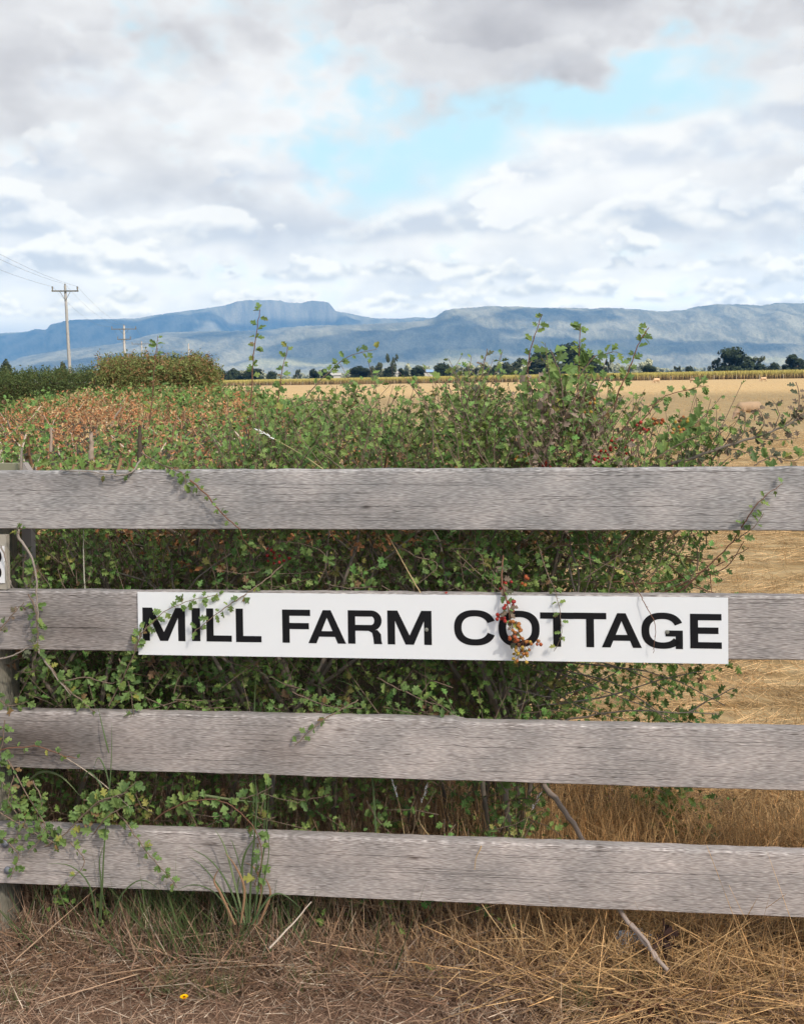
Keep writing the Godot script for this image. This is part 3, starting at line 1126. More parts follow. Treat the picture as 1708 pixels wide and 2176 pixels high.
func build_far_trees() -> void:
	var crowns := []
	var trunks := []
	for k in 6:
		crowns.append(crown_mesh(700 + k, k / 2))
		trunks.append(trunk_mesh(800 + k, k / 2))
	var tones := [Color(0.030, 0.042, 0.022), Color(0.055, 0.066, 0.036), Color(0.085, 0.095, 0.055), Color(0.13, 0.135, 0.085)]
	var cm := []
	for k in tones.size():
		cm.append(mat("far_leaves_%d" % k, tones[k].linear_to_srgb(), 0.95, true))
	var bark := mat("far_bark", Color(0.35, 0.32, 0.28), 0.9)
	# middle, top, width in the picture; shape; tone; distance; what it looks like
	var list := [
		[14, 762, 32, 0, 0, 120, "dark rounded tree at the left edge, above the dark hedge"],
		[129, 758, 40, 2, 1, 92, "dark bushy tree at the foot of the nearest power pole"],
		[413, 753, 40, 2, 1, 60, "dark tree showing just behind the right end of the tall hedge block"],
		[467, 782, 32, 0, 0, 470, "small dark round tree just right of the tall hedge block"],
		[497, 782, 30, 0, 0, 480, "second small dark round tree right of the tall hedge block"],
		[535, 781, 54, 0, 0, 475, "broad low dark tree behind the tallest leafy shoot on the left"],
		[577, 787, 24, 1, 0, 480, "low dark bush between two thin leafy shoots"],
		[632, 785, 15, 4, 1, 500, "tiny thin tree left of the low white shed"],
		[666, 783, 22, 0, 0, 470, "small dark dome tree left of the low white shed"],
		[694, 779, 26, 2, 0, 480, "dark tree right beside the low white shed"],
		[762, 777, 50, 0, 0, 460, "broad dark tree at the left of the middle clump, under the arching shoot"],
		[797, 764, 34, 2, 2, 455, "paler grey green feathery tree in the middle clump"],
		[825, 779, 34, 1, 0, 470, "dark low tree at the foot of the tall thin gum"],
		[833, 753, 24, 4, 1, 450, "tall thin gum tree with tufted top and bare stem"],
		[858, 778, 27, 2, 0, 465, "dark tree just right of the tall thin gum"],
		[887, 776, 34, 0, 0, 470, "dark dome tree left of the blue roofed shed"],
		[943, 770, 42, 1, 0, 440, "dark peaked tree standing alone right of the blue roofed shed"],
		[988, 780, 24, 4, 1, 470, "small flat topped tree with see-through stems right of the lone peaked tree"],
		[1010, 782, 22, 4, 1, 470, "small tufted tree left of the bare dark twig"],
		[1043, 771, 28, 2, 0, 450, "small dark bush at the left of the rounded grey green trees"],
		[1087, 754, 54, 2, 1, 430, "rounded grey green bushy tree left of the biggest dark clump"],
		[1150, 741, 62, 1, 0, 425, "tall dark tree forming the left shoulder of the biggest clump"],
		[1215, 727, 72, 0, 0, 420, "tallest dark tree at the top of the biggest clump"],
		[1180, 754, 110, 3, 1, 400, "wide lower tree filling the front of the biggest clump"],
		[1248, 746, 44, 0, 0, 430, "dark tree at the right end of the biggest clump"],
		[1276, 774, 30, 1, 0, 440, "low dark bush right of the biggest clump"],
		[1291, 764, 15, 4, 1, 440, "slender gum with a tuft on top right of the biggest clump"],
		[1376, 774, 34, 0, 0, 440, "low dark dome tree alone, left of the small olive bushes"],
		[1440, 778, 16, 4, 1, 440, "first tiny olive bush left of the big dome tree"],
		[1465, 777, 20, 1, 0, 440, "second tiny dark bush left of the big dome tree"],
		[1519, 763, 28, 4, 1, 425, "open tree with see-through stems touching the big dome tree on its left"],
		[1560, 736, 72, 0, 0, 420, "big dark dome shaped tree on the right, the widest of the single trees"],
		[1606, 758, 38, 4, 2, 440, "paler grey green tree right of the big dome tree"],
		[1614, 771, 34, 1, 0, 430, "low dark bush in front of the paler tree on the right"],
		[1642, 769, 26, 1, 0, 430, "dark bush between the paler tree and the tree at the right edge"],
		[1692, 747, 58, 2, 0, 420, "large dark tree at the right edge of the picture"]]
	var k := 0
	for e in list:
		var dist: float = e[5]
		var top := at(e[0], e[1], dist)
		var foot := Vector3(top.x, 0, top.z)
		var h: float = top.y
		var w: float = e[2] / F * dist * (1.22 if dist > 300 else 1.0)
		var o := thing("tree", e[6], "tree", foot, 0.0, "trees beyond the fields" if dist > 300 else "")
		var shape: int = e[3]
		var spin := rf(0, TAU)
		var t := put("trunk", trunks[shape], bark, o)
		t.transform = Transform3D(Basis(Vector3.UP, spin).scaled(Vector3(w, h, w)), Vector3.ZERO)
		var c := put("crown", crowns[shape], cm[e[4]], o)
		c.transform = Transform3D(Basis(Vector3.UP, spin).scaled(Vector3(w, h, w)), Vector3.ZERO)
		k += 1
	# far woodland on plain and first slopes, sunlight put into its pale colour
	rng.seed = 99
	var s := Scatter.new()
	for i in 3000:
		var d := rf(950, 3200)
		var a := rf(-0.55, 0.55)
		var h := rf(11, 20)
		var keep := hill_noise.get_noise_2d(a * d * 0.003, d * 0.002)
		if keep < 0.02:
			continue
		var g := rf(0.8, 1.25)
		s.add(Transform3D(Basis(Vector3.UP, rf(0, TAU)).scaled(Vector3(rf(14, 26), h, rf(14, 26))), Vector3(a * d, -0.5, -d)), Color(0.36 * g, 0.36 * g, 0.23 * g))
	scatter("distant_woodland", s, crowns[2], mat("far_scrub", Color.WHITE, 0.95, true), self)

func build_crop() -> void:
	rng.seed = 55
	# one plant: narrow blades, dry below and olive yellow above
	var b := MB.new()
	for i in 7:
		var t := TAU * i / 7.0 + rf(-0.3, 0.3)
		var o := Vector3(cos(t), 0, sin(t))
		var side := Vector3(-o.z, 0, o.x) * 0.07
		var p := [Vector3.ZERO, o * 0.10 + Vector3(0, 0.75, 0), o * 0.24 + Vector3(0, 1.5, 0), o * rf(0.3, 0.5) + Vector3(0, rf(2.0, 2.45), 0)]
		var cols := [Color(0.50, 0.34, 0.17), Color(0.40, 0.29, 0.12), Color(0.33, 0.28, 0.09), Color(0.40, 0.35, 0.10)]
		for j in 3:
			var w0: Vector3 = side * (1.0 - j * 0.2)
			var w1: Vector3 = side * (0.8 - j * 0.25)
			var m := o
			b.col = cols[j]
			var a := b.vert(p[j] - w0, m)
			b.vert(p[j] + w0, m)
			b.col = cols[j + 1]
			b.vert(p[j + 1] + w1, m)
			b.vert(p[j + 1] - w1, m)
			b.tri(a, a + 1, a + 2)
			b.tri(a, a + 2, a + 3)
	var plant := b.mesh()
	var s := Scatter.new()
	var p0 := Vector3(260, 0, -152)
	var p1 := Vector3(-110, 0, -456)
	var back := Vector3(-(p1 - p0).z, 0, (p1 - p0).x).normalized()
	if back.z > 0:
		back = -back
	for row in 22:
		var n := 800
		for i in n:
			var p := p0.lerp(p1, (i + rf(0, 1)) / n) + back * (row * 0.75 + rf(-0.2, 0.2) + 1.2)
			var g := rf(0.75, 1.15)
			var h := rf(0.9, 1.06)
			s.add(Transform3D(Basis(Vector3.UP, rf(0, TAU)).scaled(Vector3(1.3, h, 1.3)), p), Color(g, g * rf(0.93, 1.02), g))
	scatter("tall_crop", s, plant, mat("crop_leaf", Color.WHITE, 0.9, true), self)
	# a post and wire fence along its front
	var f := thing("field_fence", "low post and wire fence along the front of the olive crop", "fence", p0.lerp(p1, 0.5))
	var pm := mat("field_post", Color(0.62, 0.58, 0.50), 0.9)
	var dir := (p1 - p0).normalized()
	for i in 74:
		var q := p0.lerp(p1, (i + 0.5) / 74.0)
		var pb := MB.new()
		pb.base = f.position
		pb.tube([q + Vector3(0, -0.1, 0), q + Vector3(rf(-0.04, 0.04), 1.2, 0)], 0.085, 0.075, 6, true)
		put("post", pb.mesh(), pm, f)
	for h in [0.35, 0.75, 1.1]:
		var wb := MB.new()
		wb.base = f.position
		wb.tube([p0 + Vector3(0, h, 0), p1 + Vector3(0, h, 0)], 0.006, 0.006, 4)
		put("wire", wb.mesh(), mat("wire", Color(0.4, 0.42, 0.45), 0.5), f)

func build_sheds() -> void:
	var wall := mat("shed_wall", Color(0.66, 0.64, 0.60), 0.8)
	var list := [[712, 796, 24, 4.2, 520, Color(0.60, 0.59, 0.57), "long low white shed among the far trees, left of the middle clump"],
		[842, 792, 9, 4.5, 520, Color(0.56, 0.55, 0.53), "small pale shed at the foot of the tall thin gum"],
		[910, 789, 20, 5.0, 520, Color(0.47, 0.56, 0.66), "low shed with a blue grey roof between two dark trees"]]
	for e in list:
		var c := at(e[0], e[1], e[4])
		var w: float = e[2] / F * e[4]
		var eave: float = maxf(2.6, c.y - 0.4)
		var deep := 6.0
		var o := thing("shed", e[6], "shed", Vector3(c.x, 0, c.z), 0.0, "farm sheds beyond the fields")
		var b := MB.new()
		b.box(Transform3D(Basis(), Vector3(0, eave / 2, 0)), Vector3(w, eave, deep))
		put("wall", b.mesh(), wall, o)
		var r := MB.new()
		var x := w / 2 + 0.3
		var z := deep / 2 + 0.4
		var top := eave + 1.3
		r.quad(Vector3(-x, eave, z), Vector3(-x, top, 0), Vector3(x, top, 0), Vector3(x, eave, z))
		r.quad(Vector3(x, eave, -z), Vector3(x, top, 0), Vector3(-x, top, 0), Vector3(-x, eave, -z))
		r.flat(Vector3(-x, eave, -z), Vector3(-x, top, 0), Vector3(-x, eave, z))
		r.flat(Vector3(x, eave, z), Vector3(x, top, 0), Vector3(x, eave, -z))
		r.quad(Vector3(-x, eave - 0.01, -z), Vector3(-x, eave - 0.01, z), Vector3(x, eave - 0.01, z), Vector3(x, eave - 0.01, -z))
		put("roof", r.mesh(), mat("roof_%d" % e[0], e[5], 0.5), o)
		var dd := MB.new()
		dd.quad(Vector3(-0.9, 0, deep / 2 + 0.01), Vector3(-0.9, 2.1, deep / 2 + 0.01), Vector3(0.9, 2.1, deep / 2 + 0.01), Vector3(0.9, 0, deep / 2 + 0.01))
		put("door", dd.mesh(), mat("shed_door", Color(0.4, 0.42, 0.42), 0.8), o)

# ---------------------------------------------------------------- sheep

func surface_net(bones: Array, lo: Vector3, hi: Vector3, cell: float, blend: float) -> MB:
	# bones: [a, ra, b, rb, colour]; one vertex in each cell the surface crosses
	var nx := int((hi.x - lo.x) / cell) + 2
	var ny := int((hi.y - lo.y) / cell) + 2
	var nz := int((hi.z - lo.z) / cell) + 2
	var f := PackedFloat32Array()
	f.resize(nx * ny * nz)
	var wool := noise(5, 22.0, 2)
	for z in nz:
		for y in ny:
			for x in nx:
				var p := lo + Vector3(x, y, z) * cell
				var d := 1.0
				for e in bones:
					var ab: Vector3 = e[2] - e[0]
					var t := clampf((p - e[0]).dot(ab) / maxf(ab.length_squared(), 1e-6), 0.0, 1.0)
					var q: float = (p - e[0] - ab * t).length() - lerpf(e[1], e[3], t)
					var h := clampf(0.5 + 0.5 * (d - q) / blend, 0.0, 1.0)
					d = lerpf(d, q, h) - blend * h * (1.0 - h)
				f[(z * ny + y) * nx + x] = d + wool.get_noise_3dv(p) * 0.012
	var b := MB.new()
	var at_cell := {}
	for z in nz - 1:
		for y in ny - 1:
			for x in nx - 1:
				var sum := Vector3.ZERO
				var n := 0
				for e in [[0, 1], [0, 2], [0, 4], [1, 3], [1, 5], [2, 3], [2, 6], [3, 7], [4, 5], [4, 6], [5, 7], [6, 7]]:
					var c0 := Vector3i(e[0] & 1, (e[0] >> 1) & 1, e[0] >> 2)
					var c1 := Vector3i(e[1] & 1, (e[1] >> 1) & 1, e[1] >> 2)
					var v0 := f[((z + c0.z) * ny + y + c0.y) * nx + x + c0.x]
					var v1 := f[((z + c1.z) * ny + y + c1.y) * nx + x + c1.x]
					if (v0 < 0) != (v1 < 0):
						sum += Vector3(c0).lerp(Vector3(c1), v0 / (v0 - v1))
						n += 1
				if n:
					var p := lo + (Vector3(x, y, z) + sum / n) * cell
					var best := 9.0
					for e in bones:
						var ab: Vector3 = e[2] - e[0]
						var t := clampf((p - e[0]).dot(ab) / maxf(ab.length_squared(), 1e-6), 0.0, 1.0)
						var q: float = (p - e[0] - ab * t).length() - lerpf(e[1], e[3], t)
						if q < best:
							best = q
							b.col = e[4]
					at_cell[(z * ny + y) * nx + x] = b.vert(p, Vector3.UP)
	for z in range(1, nz - 1):
		for y in range(1, ny - 1):
			for x in range(1, nx - 1):
				var i := (z * ny + y) * nx + x
				for k in 3:
					var step: int = [1, nx, nx * ny][k]
					var u: int = [nx, nx * ny, 1][k]
					var w: int = [nx * ny, 1, nx][k]
					var in0 := f[i] < 0
					if in0 == (f[i + step] < 0):
						continue
					var q := [at_cell[i], at_cell[i - u], at_cell[i - u - w], at_cell[i - w]]
					if in0:
						q.reverse()
					b.tri(q[0], q[1], q[2])
					b.tri(q[0], q[2], q[3])
	b.smooth()
	return b

func build_sheep() -> void:
	var fleece := Color(0.44, 0.30, 0.19)
	var face := Color(0.42, 0.29, 0.21)
	var leg := Color(0.30, 0.21, 0.15)
	# grazing towards -x, standing on y = 0; 0.62 m at the back
	var bones := [
		[Vector3(-0.27, 0.455, 0), 0.155, Vector3(0.05, 0.44, 0), 0.175, fleece], [Vector3(0.05, 0.44, 0), 0.175, Vector3(0.31, 0.47, 0), 0.15, fleece],
		[Vector3(0.36, 0.46, 0), 0.10, Vector3(0.44, 0.40, 0), 0.035, fleece],
		[Vector3(-0.30, 0.44, 0), 0.115, Vector3(-0.47, 0.27, 0), 0.075, fleece],
		[Vector3(-0.50, 0.24, 0), 0.062, Vector3(-0.585, 0.08, 0.0), 0.036, face],
		[Vector3(-0.47, 0.28, 0.05), 0.02, Vector3(-0.43, 0.275, 0.13), 0.012, face], [Vector3(-0.47, 0.28, -0.05), 0.02, Vector3(-0.43, 0.275, -0.13), 0.012, face]]
	for side in [-1.0, 1.0]:
		var z: float = 0.085 * side
		bones.append([Vector3(-0.24, 0.36, z), 0.07, Vector3(-0.25 + 0.03 * side, 0.2, z), 0.032, fleece])
		bones.append([Vector3(-0.25 + 0.03 * side, 0.2, z), 0.026, Vector3(-0.25 + 0.05 * side, 0.0, z), 0.024, leg])
		bones.append([Vector3(0.27, 0.40, z), 0.095, Vector3(0.25 + 0.03 * side, 0.26, z), 0.045, fleece])
		bones.append([Vector3(0.25 + 0.03 * side, 0.26, z), 0.036, Vector3(0.34 + 0.05 * side, 0.17, z), 0.026, leg])
		bones.append([Vector3(0.34 + 0.05 * side, 0.17, z), 0.025, Vector3(0.32 + 0.05 * side, 0.0, z), 0.023, leg])
	var body := surface_net(bones, Vector3(-0.68, -0.05, -0.24), Vector3(0.52, 0.68, 0.24), 0.022, 0.045).mesh()
	var m := mat("fleece", Color.WHITE, 1.0, true)
	var list := [[1590, 893.5, 0.25, 0.97, "sheep grazing with lowered head in the stubble, the nearest and largest one"],
		[1394, 809.8, 0.4, 1.5, "far sheep at the crop edge, leftmost of the three small ones"],
		[1470, 808.5, 2.2, 1.2, "far sheep at the crop edge, middle one of the three small ones"],
		[1621, 803.5, 0.1, 1.3, "far sheep at the crop edge, rightmost of the three small ones"]]
	for e in list:
		var p := on_ground(e[0], e[1])
		if e[1] < 820:
			p = at(e[0], e[1], 190.0)
			p.y = 0.0
		var o := thing("sheep", e[4], "sheep", p, e[2], "sheep in the stubble field")
		var q := put("body", body, m, o)
		q.scale = Vector3.ONE * e[3]

# ---------------------------------------------------------------- leaves, hedges, bushes

func lobed_leaf(w: float, fold: float, curl: float, lobes: Array) -> ArrayMesh:
	# length one along +y, its face towards +z; half outline from stalk to tip, mirrored over the midrib
	var b := MB.new()
	var half := [Vector2(0.012, 0.0), Vector2(0.014, 0.16)]
	half.append_array(lobes)
	var bend := func(p: Vector2, s: float) -> Vector3: return Vector3(p.x * s * w, p.y, absf(p.x) * fold - p.y * p.y * curl)
	for s in [-1.0, 1.0]:
		for i in half.size() - 1:
			var p: Vector3 = bend.call(half[i], s)
			var q: Vector3 = bend.call(half[i + 1], s)
			var m0: Vector3 = bend.call(Vector2(0, half[i].y), s)
			var m1: Vector3 = bend.call(Vector2(0, half[i + 1].y), s)
			if half[i + 1].y < half[i].y + 0.005:
				m1 = m0
			if s > 0:
				b.flat(m0, q, p)
				if m1 != m0:
					b.flat(m0, m1, q)
			else:
				b.flat(m0, p, q)
				if m1 != m0:
					b.flat(m0, q, m1)
	return b.mesh()

func make_leaves() -> void:
	rng.seed = 4711
	leaf_mesh = [
		lobed_leaf(1.0, 0.35, 0.22, [Vector2(0.08, 0.30), Vector2(0.30, 0.42), Vector2(0.35, 0.52), Vector2(0.08, 0.50), Vector2(0.32, 0.70), Vector2(0.30, 0.80), Vector2(0.09, 0.72), Vector2(0.13, 0.96), Vector2(0.0, 1.0)]),
		lobed_leaf(0.95, 0.2, 0.34, [Vector2(0.06, 0.28), Vector2(0.22, 0.42), Vector2(0.40, 0.66), Vector2(0.30, 0.70), Vector2(0.09, 0.58), Vector2(0.22, 0.90), Vector2(0.12, 0.92), Vector2(0.0, 0.96)]),
		lobed_leaf(0.8, 0.5, 0.1, [Vector2(0.16, 0.30), Vector2(0.32, 0.52), Vector2(0.18, 0.62), Vector2(0.26, 0.86), Vector2(0.0, 1.0)])]
	var tones := [Color(0.13, 0.205, 0.062), Color(0.10, 0.165, 0.050), Color(0.155, 0.235, 0.075), Color(0.12, 0.175, 0.055), Color(0.18, 0.24, 0.07), Color(0.085, 0.14, 0.05), Color(0.26, 0.25, 0.06), Color(0.20, 0.12, 0.06)]
	for k in tones.size():
		var m := mat("hawthorn_leaf_%d" % k, tones[k].linear_to_srgb(), 0.55)
		m.backlight_enabled = true
		m.backlight = Color(0.45, 0.5, 0.25)
		leaf_mats.append(m)
	for k in 3:
		var m := mat("browned_leaf_%d" % k, [Color(0.13, 0.115, 0.075), Color(0.17, 0.125, 0.09), Color(0.10, 0.11, 0.065)][k].linear_to_srgb(), 0.7)
		brown_leaf_mats.append(m)
	var f := mat("foliage", Color.WHITE, 0.6, true)
	f.backlight_enabled = true
	f.backlight = Color(0.4, 0.4, 0.4)
	mat("twig", Color(0.215, 0.155, 0.115).linear_to_srgb(), 0.85)
	mat("red_twig", Color(0.20, 0.10, 0.065).linear_to_srgb(), 0.8)
	mat("grey_twig", Color(0.30, 0.25, 0.21).linear_to_srgb(), 0.85)
	mat("bark", Color(0.22, 0.185, 0.15).linear_to_srgb(), 0.95)

func leaf_at(p: Vector3, dir: Vector3, face: Vector3, size: float) -> Transform3D:
	var y := dir.normalized()
	var x := y.cross(face).normalized()
	if x.length() < 0.5:
		x = y.cross(Vector3(0.3, 0.5, 0.8)).normalized()
	var z := x.cross(y)
	return Transform3D(Basis(x * size, y * size, z * size), p)

func leaf_tone() -> Color:
	var r := rng.randf()
	var g := rf(0.75, 1.3)
	if r < 0.80:
		return Color(rf(0.115, 0.17) * g, rf(0.195, 0.25) * g, rf(0.05, 0.07) * g)
	if r < 0.90:
		return Color(0.19 * g, 0.25 * g, 0.07 * g)
	if r < 0.95:
		return Color(0.20 * g, 0.12 * g, 0.065 * g)
	return Color(0.25 * g, 0.23 * g, 0.07 * g)

func fresh_tone() -> Color:   # this season's growth
	var g := rf(0.8, 1.2)
	return Color(rf(0.15, 0.20) * g, rf(0.235, 0.275) * g, rf(0.06, 0.085) * g)

func twig_with_leaves(s: Scatter, b: MB, p: Vector3, dir: Vector3, len: float, n: int, size: float, tone: Callable, look := Vector3(0, 0.7, 0.35)) -> void:
	var side := rvec()
	var q := p + dir * len * 0.5 + side * len * 0.08
	var e := p + dir * len + side * len * rf(-0.1, 0.25)
	if b:
		q -= fence_n * maxf(0.0, (q - fence_o).dot(fence_n) + 0.055)
		e -= fence_n * maxf(0.0, (e - fence_o).dot(fence_n) + 0.055)
		b.tube([p, q, e], 0.0016, 0.0007, 3)
	var own: Color = tone.call()
	size *= rf(0.72, 1.3)
	for i in n:
		var t := (i + 0.6) / n
		var o := p.lerp(q, t * 2.0) if t < 0.5 else q.lerp(e, t * 2.0 - 1.0)
		var out := (dir * 0.55 + rvec()).normalized()
		if b:   # behind the rails, not through them
			var over := (o - fence_o).dot(fence_n) + 0.062
			if over > 0.0:
				o -= fence_n * over
			if out.dot(fence_n) > 0.5:
				out -= fence_n
		s.add(leaf_at(o, out, (look + rvec() * 0.8).normalized(), size * rf(0.65, 1.2)), own * rf(0.82, 1.18) if rng.randf() < 0.92 else tone.call())

func lumpy_box(t: Transform3D, size: Vector3, sd: int, amp: float, cells := Vector3i(10, 6, 10)) -> ArrayMesh:
	var b := MB.new()
	var nz := noise(sd, 1.4, 3)
	for k in 3:
		var k1 := (k + 1) % 3
		var k2 := (k + 2) % 3
		for side in [-1.0, 1.0]:
			var n1: int = cells[k1]
			var n2: int = cells[k2]
			var first := b.v.size()
			for i in n1 + 1:
				for j in n2 + 1:
					var p := Vector3.ZERO
					p[k] = side * size[k] * 0.5
					p[k1] = (float(i) / n1 - 0.5) * size[k1]
					p[k2] = (float(j) / n2 - 0.5) * size[k2]
					var w := t * p
					w += Vector3(nz.get_noise_3dv(w), nz.get_noise_3dv(w + Vector3(40, 0, 0)), nz.get_noise_3dv(w + Vector3(0, 70, 0))) * amp
					b.vert(w, Vector3.UP)
			for i in n1:
				for j in n2:
					var a := first + i * (n2 + 1) + j
					if side > 0:
						b.tri(a, a + 1, a + n2 + 1)
						b.tri(a + 1, a + n2 + 2, a + n2 + 1)
					else:
						b.tri(a, a + n2 + 1, a + 1)
						b.tri(a + 1, a + n2 + 1, a + n2 + 2)
	b.smooth()
	return b.mesh()

func hedge_block(called: String, label: String, category: String, a: Vector3, b: Vector3, wide: float, top: float, leaf: float, n: int, tone: Callable, shoots: int, sd: int) -> Node3D:
	# a hedge from a to b (its right-hand edge), so wide and so high
	rng.seed = sd
	var mid := (a + b) * 0.5
	mid.y = 0
	var along := (b - a).normalized()
	var left := along.cross(Vector3.UP) * -1.0
	var long := (b - a).length()
	var o := thing(called, label, category, mid)
	var c := mid + left * wide * 0.5
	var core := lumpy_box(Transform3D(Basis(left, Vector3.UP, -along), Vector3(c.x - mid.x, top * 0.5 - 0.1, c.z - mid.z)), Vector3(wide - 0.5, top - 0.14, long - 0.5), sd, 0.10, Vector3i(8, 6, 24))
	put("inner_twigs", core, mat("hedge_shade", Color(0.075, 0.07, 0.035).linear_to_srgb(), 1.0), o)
	var s := Scatter.new()
	var tw := MB.new()
	tw.base = mid
	var nz := noise(sd + 1, 0.8, 3)
	for i in n:
		var u := rng.randf()
		var r := rng.randf()
		var p: Vector3
		var out: Vector3
		var y: float
		if r < 0.42:
			p = a.lerp(b, u) + left * wide * rng.randf()
			y = top + nz.get_noise_2d(p.x * 1.5, p.z * 1.5) * 0.42 + rf(-0.14, 0.04)
			out = Vector3.UP
		elif r < 0.66:
			p = a.lerp(b, u) + left * rf(-0.04, 0.1)
			y = rf(0.05, top)
			out = -left
		else:
			p = a + left * wide * rng.randf() + along * rf(-0.05, 0.12)
			y = rf(0.05, top)
			out = -along
		p += out * nz.get_noise_3d(p.x * 2.0, y * 2.0, p.z * 2.0) * 0.2
		p.y = y
		var dir := (out + rvec() * 0.9).normalized()
		twig_with_leaves(s, null, p, dir, leaf * 4.0, 5, leaf, tone, out * 0.8 + Vector3(0, 0.15, 0.2))
	for i in shoots:
		var p := a.lerp(b, pow(rng.randf(), 1.5)) + left * wide * rng.randf()
		p.y = top
		var h := rf(0.15, 0.5)
		var e := p + Vector3(rf(-0.1, 0.1), h, rf(-0.1, 0.1))
		tw.tube([p, p.lerp(e, 0.5), e], 0.008, 0.004, 3)
		for j in 8:
			s.add(leaf_at(p.lerp(e, rf(0.2, 1)), (Vector3.UP * 0.5 + rvec()).normalized(), rvec(), leaf), tone.call())
	if shoots:
		put("shoots", tw.mesh(), mats["twig"], o)
		stuff(o.get_child(o.get_child_count() - 1))
	scatter("foliage", s, leaf_mesh[2], mats["foliage"], o)
	return o

func build_left_hedges() -> void:
	# the long clipped hedge that runs away from the fence on the left, its cut top browned
	rng.seed = 808
	var dir := Vector3(0.235, 0, 1).normalized()
	var right := func(z: float) -> float: return -0.2 + 0.235 * (z + 7.6)
	var left := func(z: float) -> float: return -7.1 + 0.235 * (z + 18.5)
	var o := thing("clipped_hedge", "long clipped hawthorn hedge with browned cut top, running away behind the left of the fence", "hedge", Vector3(-3.2, 0, -12))
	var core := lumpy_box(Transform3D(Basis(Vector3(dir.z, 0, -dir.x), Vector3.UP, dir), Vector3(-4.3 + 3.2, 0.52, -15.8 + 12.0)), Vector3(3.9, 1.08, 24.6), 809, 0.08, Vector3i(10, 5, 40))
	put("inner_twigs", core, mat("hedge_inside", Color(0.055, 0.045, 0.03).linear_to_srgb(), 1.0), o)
	var green := Scatter.new()
	var brown := Scatter.new()
	var cut := MB.new()
	cut.base = o.position
	var nz := noise(810, 0.55, 3)
	var orange := func() -> Color:
		var g := rf(0.6, 1.35)
		return Color(0.46 * g, 0.21 * g, 0.095 * g) if rng.randf() < 0.6 else Color(0.47 * g, 0.33 * g, 0.17 * g)
	var top_at := func(x: float, z: float) -> float: return 1.19 + nz.get_noise_2d(x * 1.3, z * 1.3) * 0.2
	for i in 15000:
		var z := -2.95 - 25.0 * pow(rng.randf(), 1.9)
		var u := rng.randf()
		var x: float = lerpf(left.call(z), right.call(z), u)
		var y: float = top_at.call(x, z) - 0.32 * smoothstep(0.28, 0.0, u)
		var far := clampf(-z / 7.0, 1.0, 2.4)
		var p := Vector3(x, y - rf(0.0, 0.16), z)
		var mix := nz.get_noise_2d(x * 0.9 + 60.0, z * 0.55) * 1.3 + rf(-0.2, 0.2)
		if x < -1.6 and z > -6.0:
			mix -= 0.05
		# green grows back along both edges and near the fence
		if u > 0.93 or mix > 0.14 or (u < 0.2 and z < -6.0 and z > -22.0):
			twig_with_leaves(green, null, p, (Vector3.UP + rvec() * 0.8).normalized(), 0.10 * far, 5, 0.026 * far, leaf_tone)
		else:
			twig_with_leaves(brown, null, p, (Vector3.UP * 0.6 + rvec()).normalized(), 0.08 * far, 5, 0.024 * far, orange)
	# the right-hand face, down to the field
	for i in 3500:
		var z := -3.2 - 24.0 * pow(rng.randf(), 1.7)
		var x: float = right.call(z)
		var p := Vector3(x + rf(-0.1, 0.08), rf(0.05, 1.2), z)
		var far := clampf(-z / 7.0, 1.0, 2.4)
		twig_with_leaves(green, null, p, (Vector3(0.7, 0.5, 0.3) + rvec() * 0.9).normalized(), 0.10 * far, 6, 0.026 * far, leaf_tone)
	for i in 1150:
		var z := -2.95 - 13.0 * pow(rng.randf(), 1.7)
		var x: float = lerpf(left.call(z), right.call(z), rng.randf())
		var y: float = top_at.call(x, z)
		var p := Vector3(x, y - 0.1, z)
		var e := p + (Vector3.UP * 1.2 + rvec()).normalized() * rf(0.08, 0.2)
		var g := rf(0.7, 1.3)
		cut.col = Color(0.34 * g, 0.19 * g, 0.11 * g) if rng.randf() < 0.8 else Color(0.58 * g, 0.46 * g, 0.36 * g)
		cut.tube([p, p.lerp(e, 0.5) + rvec() * 0.012, e], rf(0.003, 0.009), rf(0.002, 0.006), 4, true)
	scatter("foliage", green, leaf_mesh[0], mats["foliage"], o)
	scatter("browned_leaves", brown, leaf_mesh[2], mats["foliage"], o)
	stuff(put("cut_twigs", cut.mesh(), mat("cut_twig", Color.WHITE, 0.9, true), o))
	# the taller block at its far end
	var olive := func() -> Color:
		var g := rf(0.6, 1.25)
		return Color(0.20 * g, 0.22 * g, 0.07 * g) if rng.randf() < 0.7 else Color(0.30 * g, 0.18 * g, 0.08 * g)
	hedge_block("tall_hedge", "taller olive green block of hedge at the far end of the browned clipped hedge", "hedge", Vector3(-5.05, 0, -28), Vector3(-7.4, 0, -38), 2.95, 1.93, 0.075, 11000, olive, 60, 820)
	var deep := func() -> Color:
		var g := rf(0.6, 1.2)
		return Color(0.10 * g, 0.135 * g, 0.045 * g) if rng.randf() < 0.85 else Color(0.13 * g, 0.12 * g, 0.045 * g)
	hedge_block("dark_hedge", "dark green hedge at the left edge, beneath the nearest power pole", "hedge", Vector3(-10.6, 0, -37.5), Vector3(-11.5, 0, -41), 9.5, 1.72, 0.08, 12000, deep, 0, 830)

var bush: Array = []

func bush_right(y: float) -> float:
	return interp(PackedVector2Array([Vector2(0, 0.16), Vector2(0.3, 0.28), Vector2(0.62, 0.36), Vector2(0.75, 0.5), Vector2(0.95, 0.68), Vector2(1.1, 0.80), Vector2(1.3, 0.80), Vector2(1.5, 0.68)]), y)

